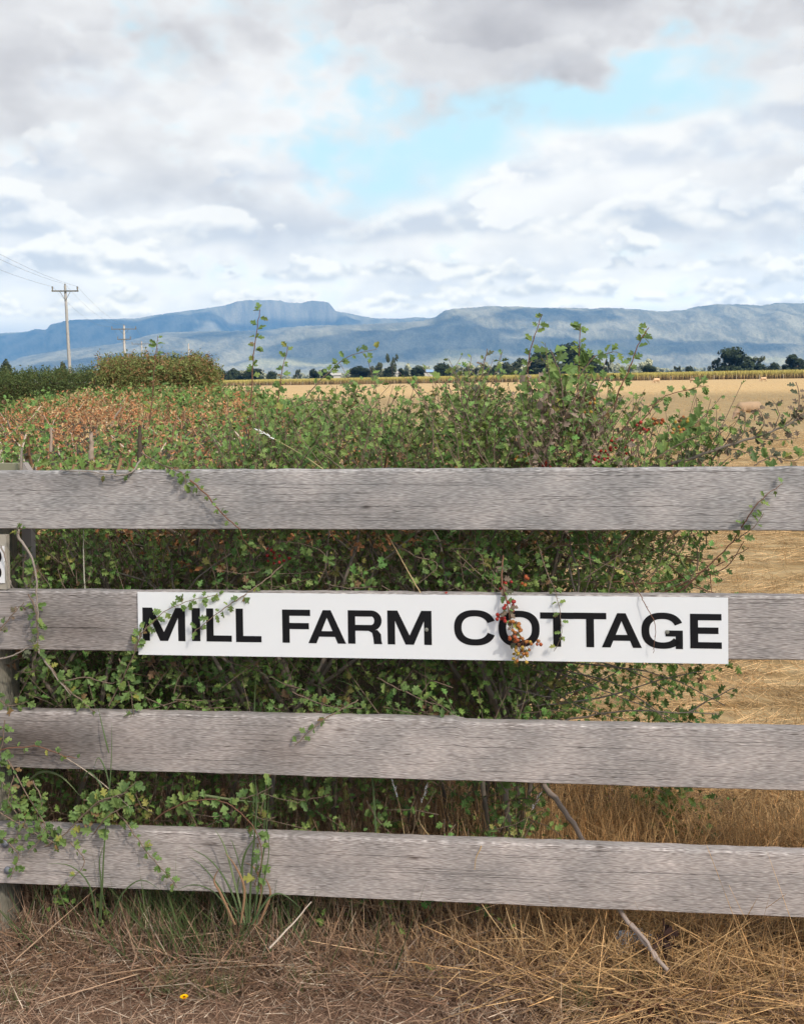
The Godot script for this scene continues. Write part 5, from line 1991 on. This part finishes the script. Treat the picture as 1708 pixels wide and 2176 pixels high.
	for e in [[770, 1965, 0.08, 130], [690, 1990, 0.05, 60], [395, 2060, 0.05, 110], [330, 2110, 0.06, 60], [700, 2050, 0.07, 90], [1390, 2150, 0.05, 120], [180, 2030, 0.05, 50], [1330, 2160, 0.06, 60]]:
		for i in e[3]:
			var p: Vector3 = on_ground(e[0], e[1]) + Vector3(rf(-1, 1), 0, rf(-1, 1)) * e[2]
			p.y = rf(0.004, 0.035)
			var g := rf(0.6, 1.3)
			dock.add(leaf_at(p, Vector3(rf(-1, 1), rf(-0.1, 0.5), rf(-1, 1)), rvec(), rf(0.012, 0.03)), Color(0.13 * g, 0.05 * g, 0.033 * g))
	tag(scatter("dead_weed_leaves", dock, leaf_mesh[2], mats["foliage"], self), "dark red brown dead weed leaves scattered flat on the roadside earth", "dead leaves")
	# crumbs of earth and small stones
	var crumb := MB.new()
	for j in 5:
		for i in 6:
			var t := PI * j / 4.0
			var d := Vector3(sin(t) * cos(TAU * i / 6), cos(t) * 0.7, sin(t) * sin(TAU * i / 6))
			crumb.vert(d * rf(0.75, 1.2), d)
	for j in 4:
		for i in 6:
			var a := j * 6 + i
			var a2 := j * 6 + (i + 1) % 6
			crumb.tri(a, a2, a + 6)
			crumb.tri(a2, a2 + 6, a + 6)
	crumb.smooth()
	var earth := Scatter.new()
	for i in 16000:
		var p := Vector3(rf(-1.7, 1.7), 0, -2.2 - 0.9 * pow(rng.randf(), 1.4))
		p.y = 0.008 + rf(-0.002, 0.006)
		var g := rf(0.55, 1.35)
		var z := 0.0012 + 0.0042 * pow(rng.randf(), 3.0)
		earth.add(Transform3D(Basis(rvec(), rf(0, TAU)).scaled(Vector3(z, z, z)), p), Color(0.17 * g, 0.105 * g, 0.075 * g) if rng.randf() < 0.92 else Color(0.34 * g, 0.29 * g, 0.25 * g))
	tag(scatter("soil_crumbs", earth, crumb.mesh(), mat("soil_crumb", Color.WHITE, 0.95, true), self), "crumbs of brown earth and small stones on the bare verge at the bottom", "soil")
	# matted broken grass, bent and dark, among the straw
	var mat_grass := Scatter.new()
	for i in 9000:
		var p := fw(rf(-1.4, 1.6), 0, 0.13 - rf(0.0, 0.75))
		p.y = rf(0.005, 0.06)
		var c := straw_tone(rf(0.0, 0.5) if p.x < 0.2 else rf(0.3, 0.9))
		var g := rf(0.35, 1.0)
		mat_grass.add(lay(p, Vector3(rf(-1, 1), rf(-0.1, 0.5), rf(-1, 1)), rf(0.05, 0.16), rf(0.0008, 0.0022)), Color(c.r * g, c.g * g * 0.95, c.b * g))
	tag(scatter("matted_grass", mat_grass, hook, m, self), "matted, bent and broken brown grass under and behind the lowest rail", "dead grass")
	# the stubble close behind the fence
	var near := Scatter.new()
	var tufts := []
	for k in 3:
		var cb := MB.new()
		for i in 7:
			var up := i < 1
			var st := lay(Vector3(rf(-0.09, 0.09), 0.0 if up else rf(0.0, 0.03), rf(-0.09, 0.09)), Vector3(rf(-0.4, 0.4), 1.0, rf(-0.4, 0.4)) if up else Vector3(rf(-1, 1), rf(-0.06, 0.16), rf(-1, 1)), rf(0.05, 0.09) if up else rf(0.1, 0.24), 0.0022)
			var g := rf(0.7, 1.2)
			cb.col = Color(g, g, g)
			var a := long.surface_get_arrays(0)
			var first := cb.v.size()
			for j in a[Mesh.ARRAY_VERTEX].size():
				cb.vert(st * a[Mesh.ARRAY_VERTEX][j], (st.basis * a[Mesh.ARRAY_NORMAL][j]).normalized())
			for j in a[Mesh.ARRAY_INDEX]:
				cb.idx.append(first + j)
		tufts.append(cb.mesh())
	for i in 9000:
		var d := 3.3 + 24.0 * pow(rng.randf(), 1.7)
		var a := rf(0.0, 0.95)
		var far := clampf(d / 6.0, 1.0, 2.0)
		var c := straw_tone(1.0).lerp(Color(0.85, 0.60, 0.33), 0.75)
		var g := 1.2 + 0.5 * nz.get_noise_2d(a * d * 1.1, d * 0.8)
		near.add(Transform3D(Basis(Vector3.UP, rf(0, TAU)).scaled(Vector3(far, rf(0.7, 1.3), far)), Vector3(a * d, -0.01, -d)), Color(c.r * g, c.g * g, c.b * g))
	tag(scatter("stubble", near, tufts[0], m, self), "standing and lying stubble straw of the field close behind the fence", "stubble")
	# tufts and windrows farther out
	var wide := Scatter.new()
	for i in 16000:
		var d := 18.0 + 130.0 * pow(rng.randf(), 1.5)
		var a := rf(-0.22, 0.42)
		var p := Vector3(a * d, 0, -d)
		if nz.get_noise_2d(p.x * 0.05, p.z * 0.22) + rf(-0.2, 0.2) < 0.05:
			continue
		var c := straw_tone(1.0)
		wide.add(lay(p, Vector3(rf(-0.8, 0.8), rf(0.3, 1.0), rf(-0.3, 0.3)), rf(0.10, 0.2), rf(0.006, 0.014)), c.lerp(Color(0.62, 0.46, 0.25), 0.4))
	tag(scatter("stubble_tufts", wide, bent, m, self), "straw tufts in faint rows across the open stubble field", "stubble")

func blade(o: Node3D, pts: Array, w: float, m: Material, called := "blade") -> void:
	var b := MB.new()
	b.base = o.position
	var way := []
	for i in pts.size() - 1:
		for j in 4:
			way.append((pts[i] as Vector3).cubic_interpolate(pts[i + 1], pts[maxi(i - 1, 0)], pts[mini(i + 2, pts.size() - 1)], j / 4.0))
	way.append(pts[pts.size() - 1])
	for i in way.size() - 1:
		var t := float(i) / (way.size() - 1)
		var t1 := float(i + 1) / (way.size() - 1)
		var s := ((way[i + 1] - way[i]) as Vector3).cross(fence_n + Vector3(0.3, 0.2, 0)).normalized()
		var s0 := s * w * sin(PI * (0.25 + 0.75 * t)) 
		var s1 := s * w * sin(PI * (0.25 + 0.75 * t1))
		var up := fence_n * w * 0.4
		b.quad(way[i] - s0, way[i + 1] - s1, way[i + 1] + up, way[i] + up)
		b.quad(way[i] + up, way[i + 1] + up, way[i + 1] + s1, way[i] + s0)
	put(called, b.mesh(), m, o)

func stalk(label: String, pts: Array, r: float, c: Color, category := "stalk", called := "dry_stalk", head := 0) -> Node3D:
	var base: Vector3 = pts[0]
	var o := thing(called, label, category, base)
	var b := MB.new()
	b.base = base
	var way := []
	for i in pts.size() - 1:
		for j in 5:
			way.append((pts[i] as Vector3).cubic_interpolate(pts[i + 1], pts[maxi(i - 1, 0)], pts[mini(i + 2, pts.size() - 1)], j / 5.0) + rvec() * r * 0.3)
	way.append(pts[pts.size() - 1])
	b.tube(way, r, r * 0.55, 6, true)
	put("stem", b.mesh(), mat("stalk_%d_%d_%d" % [int(c.r * 255), int(c.g * 255), int(c.b * 255)], c.linear_to_srgb(), 0.75), o)
	if head:
		var h := MB.new()
		h.base = base
		var tip: Vector3 = way[way.size() - 1]
		var d: Vector3 = (tip - way[way.size() - 3]).normalized()
		for i in head:
			var p := tip - d * 0.006 * i
			h.tube([p, p + (d + rvec() * 0.5).normalized() * 0.012], 0.0016, 0.0004, 4)
		put("seed_head", h.mesh(), mats["straw"], o)
	return o

func build_small_things() -> void:
	rng.seed = 90210
	var green := mat("grass_blade", Color(0.085, 0.125, 0.055).linear_to_srgb(), 0.5)
	green.backlight_enabled = true
	green.backlight = Color(0.4, 0.45, 0.25)
	var pale := mat("grass_blade_pale", Color(0.17, 0.21, 0.10).linear_to_srgb(), 0.5)
	var dry := mat("grass_blade_dry", Color(0.27, 0.16, 0.09).linear_to_srgb(), 0.7)
	# the green tuft before the lowest rail
	var tuft := thing("grass_tuft", "green grass tuft with browned blades in front of the lowest rail, left of the middle", "grass tuft", fw(-0.4, 0, 0.03))
	for e in [[[530, 1960], [534, 1860], [545, 1720], [542, 1640]], [[520, 1962], [500, 1880], [478, 1800], [455, 1760]], [[515, 1965], [490, 1890], [450, 1830], [400, 1800]], [[528, 1962], [520, 1880], [498, 1800], [488, 1782]], [[540, 1960], [552, 1860], [566, 1770], [572, 1660]], [[545, 1965], [560, 1880], [572, 1800], [560, 1720]], [[510, 1965], [470, 1890], [430, 1840], [398, 1818]], [[520, 1965], [505, 1900], [512, 1850], [528, 1800]], [[500, 1962], [460, 1900], [410, 1880], [360, 1900]], [[535, 1965], [570, 1910], [600, 1900], [640, 1930]], [[525, 1962], [515, 1840], [535, 1790], [560, 1772]]]:
		blade(tuft, pp(e, rf(0.015, 0.05)), rf(0.0014, 0.0026), green if rng.randf() < 0.75 else pale)
	for e in [[[512, 1962], [520, 1890], [500, 1840], [478, 1812]], [[540, 1962], [556, 1900], [545, 1850], [520, 1832]], [[500, 1965], [470, 1900], [455, 1870], [470, 1840]], [[550, 1965], [575, 1900], [560, 1860]]]:
		blade(tuft, pp(e, rf(0.02, 0.05)), 0.0028, dry)
	var tuft2 := thing("grass_tuft", "grass with one tall upright green stem in front of the third rail", "grass tuft", fw(-0.74, 0, 0.02))
	for e in [[[215, 1960, 0.0], [222, 1800, 0.03], [236, 1640, 0.03], [238, 1535, 0.02]], [[226, 1750, 0.03], [220, 1680, 0.03], [190, 1640, 0.02], [175, 1660, 0.02]], [[232, 1600, 0.025], [222, 1560, 0.025], [208, 1500, 0.0]], [[236, 1690, 0.03], [226, 1640, 0.03], [210, 1610, 0.03], [200, 1632, 0.03]], [[205, 1960, 0.0], [190, 1880, 0.02], [150, 1840, 0.03], [100, 1835, 0.03]], [[210, 1965, 0.0], [216, 1890, 0.02], [212, 1830, 0.03], [222, 1795, 0.03]], [[235, 1960, 0.0], [260, 1900, 0.02], [300, 1870, 0.03], [340, 1890, 0.03]]]:
		blade(tuft2, pp(e, 0.02), 0.0019, green)
	for e in [[[60, 1660, -0.06], [90, 1640, -0.04], [130, 1650, -0.04], [170, 1690, -0.04]], [[420, 1692, -0.06], [432, 1690, -0.04], [500, 1700, -0.04], [560, 1706, -0.04]]]:
		blade(tuft2, pp(e, 0.0), 0.003, pale)
	# tall green stems in the gap below the board
	var reed := thing("grass_tuft", "thin green grass stems standing in the gap under the word MILL", "grass tuft", fw(-0.38, 0, -0.08))
	for e in [[[536, 1800], [540, 1640], [541, 1500], [546, 1395]], [[560, 1800], [566, 1640], [575, 1520], [590, 1470]], [[800, 1790], [790, 1640], [770, 1480], [700, 1440]]]:
		blade(reed, pp(e, -0.07), 0.0024, green)
	# weathered branch fallen through the fence
	var grey := Color(0.36, 0.28, 0.235)
	var br := stalk("long weathered grey branch slanting down behind the lowest rail to the ground at the right", [on_fence(1155, 1668, -0.34), on_fence(1200, 1725, -0.27), on_fence(1246, 1800, -0.19), on_fence(1312, 1925, -0.04), on_fence(1366, 1998, 0.03), on_fence(1418, 2062, 0.08)], 0.0085, grey, "branch", "fallen_branch")
	br.set_meta("category", "branch")
	var fork := MB.new()
	fork.base = br.position
	fork.tube([on_fence(1340, 1964, 0.0), on_fence(1376, 2004, 0.045), on_fence(1392, 2040, 0.08)], 0.006, 0.003, 5, true)
	put("side_twig", fork.mesh(), br.get_child(0).material_override, br)
	stalk("thin dark dead twig lying in the straw at the bottom right edge", [on_ground(1500, 2110) + Vector3(0, 0.02, 0), on_ground(1600, 2125) + Vector3(0, 0.025, 0), on_ground(1720, 2150) + Vector3(0, 0.02, 0)], 0.0045, Color(0.30, 0.22, 0.20), "twig", "dead_twig")
	stalk("pale straight stick leaning on the litter below the lowest rail, left of the middle", [on_fence(572, 2015, 0.14), on_fence(620, 1965, 0.06), on_fence(662, 1916, 0.03)], 0.0028, Color(0.50, 0.41, 0.33), "stick", "dead_twig")
	stalk("pale flat straw stem lying on bare earth at the bottom, right of the middle", [on_ground(966, 2152) + Vector3(0, 0.008, 0), on_ground(1020, 2125) + Vector3(0, 0.012, 0), on_ground(1052, 2108) + Vector3(0, 0.01, 0)], 0.0028, Color(0.42, 0.36, 0.20))
	stalk("pale dry stem slanting across the dark gap between the top rail and the word FARM", [on_fence(898, 1268, -0.012), on_fence(870, 1220, -0.04), on_fence(848, 1180, -0.05), on_fence(818, 1126, -0.03)], 0.0016, Color(0.48, 0.35, 0.19))
	stalk("pale upright stem standing in the dark gap near the left post", [on_fence(182, 1262, -0.06), on_fence(179, 1200, -0.06), on_fence(178, 1126, -0.06)], 0.0022, Color(0.42, 0.39, 0.32))
	stalk("pale seed stem lying over the green hedge top left of the middle", [on_fence(688, 998, -0.03), on_fence(640, 965, -0.08), on_fence(592, 938, -0.10), on_fence(548, 914, -0.10)], 0.0014, Color(0.50, 0.42, 0.20), "stalk", "dry_stalk", 9)
	stalk("thin dry stem leaning across the third rail at the left", [on_fence(282, 1720, -0.03), on_fence(200, 1650, 0.0), on_fence(120, 1598, 0.012)], 0.0018, Color(0.42, 0.34, 0.27))
	stalk("bent golden straw hanging over the upper edge of the lowest rail", [on_fence(1018, 1792, -0.03), on_fence(1022, 1800, 0.004), on_fence(1012, 1820, 0.01), on_fence(1008, 1848, 0.01)], 0.0015, Color(0.46, 0.30, 0.13))
	for e in [[[860, 1780], [850, 1720], [835, 1660], "leftmost"], [[916, 1780], [890, 1740], [905, 1672], "second from the left"], [[1105, 1790], [1120, 1740], [1145, 1690], "rightmost"]]:
		stalk("tall dry seeding grass stem behind the third rail, %s of three" % e[3], pp([e[0], e[1], e[2]], -0.12), 0.0014, Color(0.46, 0.33, 0.17), "stalk", "dry_stalk", 8)
	for e in [[[1120, 2060], [1050, 1960], [1010, 1900], "first from the left"], [[1140, 2075], [1090, 1975], [1070, 1912], "second from the left"], [[1165, 2060], [1155, 1985], [1140, 1920], "third from the left"], [[1330, 2030], [1270, 2010], [1180, 2060], "fourth, lying low"]]:
		stalk("long golden stem leaning up towards the lowest rail, %s" % e[3], [on_ground(e[0][0], e[0][1]) + Vector3(0, 0.01, 0), on_fence(e[1][0], e[1][1], 0.02), on_fence(e[2][0], e[2][1], -0.04)], 0.0016, Color(0.50, 0.34, 0.17))
	# crumpled white wrapper in the straw
	var wp := on_ground(1345, 2040) + Vector3(0, 0.035, 0)
	var w := thing("wrapper", "small crumpled white plastic wrapper in the straw beside the grey branch", "litter", wp)
	var wb := MB.new()
	var nz := noise(71, 30.0, 2)
	for j in 9:
		for i in 9:
			var u := i / 8.0 - 0.5
			var v := j / 8.0 - 0.5
			var h := nz.get_noise_2d(u * 1.2, v * 1.2) * 0.03 + 0.025
			wb.vert(Vector3(u * 0.095, h, v * 0.06 + nz.get_noise_2d(u + 4.0, v) * 0.012), Vector3.UP)
	for j in 8:
		for i in 8:
			var a := j * 9 + i
			wb.tri(a, a + 1, a + 9)
			wb.tri(a + 1, a + 10, a + 9)
	wb.smooth()
	put("film", wb.mesh(), mat("white_film", Color(0.82, 0.86, 0.92), 0.3), w, Transform3D(Basis(Vector3.RIGHT, 0.7), Vector3.ZERO))
	# one yellow flower
	var fp := on_ground(393, 2150)
	var fl := thing("yellow_flower", "tiny yellow flower on the bare earth at the bottom left", "flower", fp)
	var sb := MB.new()
	sb.tube([Vector3.ZERO, Vector3(0.002, 0.02, 0), Vector3(0, 0.036, 0.004)], 0.0009, 0.0008, 5)
	put("stem", sb.mesh(), green, fl)
	var yellow := mat("petal", Color(0.95, 0.75, 0.06), 0.5)
	for k in 9:
		var t := TAU * k / 9
		var pb := MB.new()
		var d := Vector3(cos(t), 0.35, sin(t))
		var s := Vector3(-sin(t), 0, cos(t)) * 0.0032
		var c := Vector3(0, 0.036, 0.004)
		pb.quad(c - s * 0.4, c + d * 0.009 - s, c + d * 0.010 + s, c + s * 0.4)
		put("petal", pb.mesh(), yellow, fl)
	var cb := MB.new()
	cb.tube([Vector3(0, 0.034, 0.004), Vector3(0, 0.039, 0.004)], 0.004, 0.003, 8, true)
	put("flower_centre", cb.mesh(), mat("flower_heart", Color(0.85, 0.5, 0.05), 0.6), fl)
	# small seedling and creeping shoots on the verge
	for e in [[922, 2092, 0.026, 5, "young green seedling with pointed leaves on the bare verge below the middle"], [628, 1985, 0.024, 9, "small green shoot climbing from the litter below the third rail knot"], [455, 1990, 0.02, 5, "small dark green weed in the litter below the green grass tuft"], [1630, 2100, 0.02, 4, "small yellow green weed at the lower right in the straw"]]:
		var p := on_ground(e[0], e[1] + 8)
		var o := thing("seedling", e[4], "weed", p)
		var st := MB.new()
		var tall: float = 0.05 if e[3] < 9 else 0.13
		st.tube([Vector3.ZERO, Vector3(0.004, tall * 0.5, 0), Vector3(0, tall, 0.003)], 0.0012, 0.0008, 5)
		put("stem", st.mesh(), green, o)
		for k in e[3]:
			var lf := put("leaf", leaf_mesh[2], leaf_mats[2 if k % 2 else 4], o)
			var t: float = TAU * k * 0.38
			lf.transform = leaf_at(Vector3(0.002, tall * (0.35 + 0.65 * k / e[3]), 0.001), Vector3(cos(t), 0.5, sin(t)), Vector3(0, 1, 0.4), e[2])
	# dead thistle, black brown
	var tp := on_ground(1408, 2100)
	var th := thing("dead_thistle", "upright black brown dead weed stem with curled leaves near the bottom right", "dead weed", tp)
	th.scale = Vector3.ONE * 1.5
	var tm := mat("dead_brown", Color(0.055, 0.03, 0.025).linear_to_srgb(), 0.9)
	var ts := MB.new()
	ts.tube([Vector3.ZERO, Vector3(0.004, 0.06, 0), Vector3(0.0, 0.12, 0.01)], 0.003, 0.0015, 5)
	put("stem", ts.mesh(), tm, th)
	for k in 26:
		var lf := put("leaf", pick(leaf_mesh), tm, th)
		lf.transform = leaf_at(Vector3(rf(-0.006, 0.006), rf(0.0, 0.09), rf(-0.005, 0.005)), (rvec() + Vector3(0, 0.3, 0)).normalized(), rvec(), rf(0.02, 0.04))
	# old broken boards behind the top rail at the left
	var ob := thing("old_board", "mossy end of an old horizontal board behind the top rail at the left edge", "board", fw(-1.0, 0, -0.2))
	var q0 := on_fence(-60, 1010, -0.16)
	var q1 := on_fence(44, 984, -0.16)
	var mb := MB.new()
	mb.base = ob.position
	mb.box(Transform3D(Basis(fence_s, Vector3.UP, fence_n), Vector3((q0.x + q1.x) / 2, q1.y - 0.05, (q0.z + q1.z) / 2)), Vector3((q1 - q0).length(), 0.1, 0.03))
	put("plank", mb.mesh(), mat("mossy_wood", Color(0.26, 0.25, 0.17).linear_to_srgb(), 0.95), ob)
	var st2 := thing("broken_stake", "grey broken stake with a slanting top behind the top rail at the left", "stake", fw(-0.97, 0, -0.14))
	var b2 := MB.new()
	var c0 := on_fence(44, 960, -0.13)
	var c1 := on_fence(66, 1010, -0.13)
	b2.base = st2.position
	var sx := fence_s * 0.010
	var back := fence_n * -0.025
	for w2 in [[c0 - sx * 0.3, Vector3(c1.x, c1.y - 0.3, c1.z)]]:
		var p0: Vector3 = on_fence(44, 984, -0.13)
		var p1: Vector3 = on_fence(51, 984, -0.13)
		var p2: Vector3 = on_fence(64, 1004, -0.13)
		var low := Vector3(0, -0.35, 0)
		b2.quad(p0 + low, p0, p1, p2)
		b2.quad(p0 + low, p2, p2 + low, p0 + low * 1.001)
		b2.quad(p2, p1, p1 + back, p2 + back)
		b2.quad(p1, p0, p0 + back, p1 + back)
		b2.quad(p0, p0 + low, p0 + low + back, p0 + back)
		b2.quad(p2 + low, p2, p2 + back, p2 + low + back)
	put("slab", b2.mesh(), mat("grey_board", Color(0.34, 0.30, 0.28).linear_to_srgb(), 0.9), st2)
	var b3 := MB.new()
	b3.base = st2.position
	b3.tube([on_fence(45, 1010, -0.11), on_fence(46, 975, -0.11), on_fence(47, 952, -0.11)], 0.0045, 0.003, 5, true)
	put("splinter", b3.mesh(), mats["grey_twig"], st2)
	# cut stubs standing in the hedge behind the top rail
	for e in [[296, 985, 905, 0.0075, "dark upright cut stub in the hedge behind the top rail, left of the middle"], [193, 975, 918, 0.0085, "pale split cut stub in the browned hedge near the left end of the top rail"], [108, 960, 908, 0.005, "thin pale cut stub in the browned hedge at the far left"]]:
		stalk(e[4], [on_fence(e[0], e[1], -0.18), on_fence(e[0] + 2, (e[1] + e[2]) * 0.5, -0.18), on_fence(e[0] + 1, e[2], -0.18)], e[3], Color(0.10, 0.075, 0.055) if e[3] == 0.0075 else Color(0.40, 0.30, 0.23), "stub", "cut_stub")
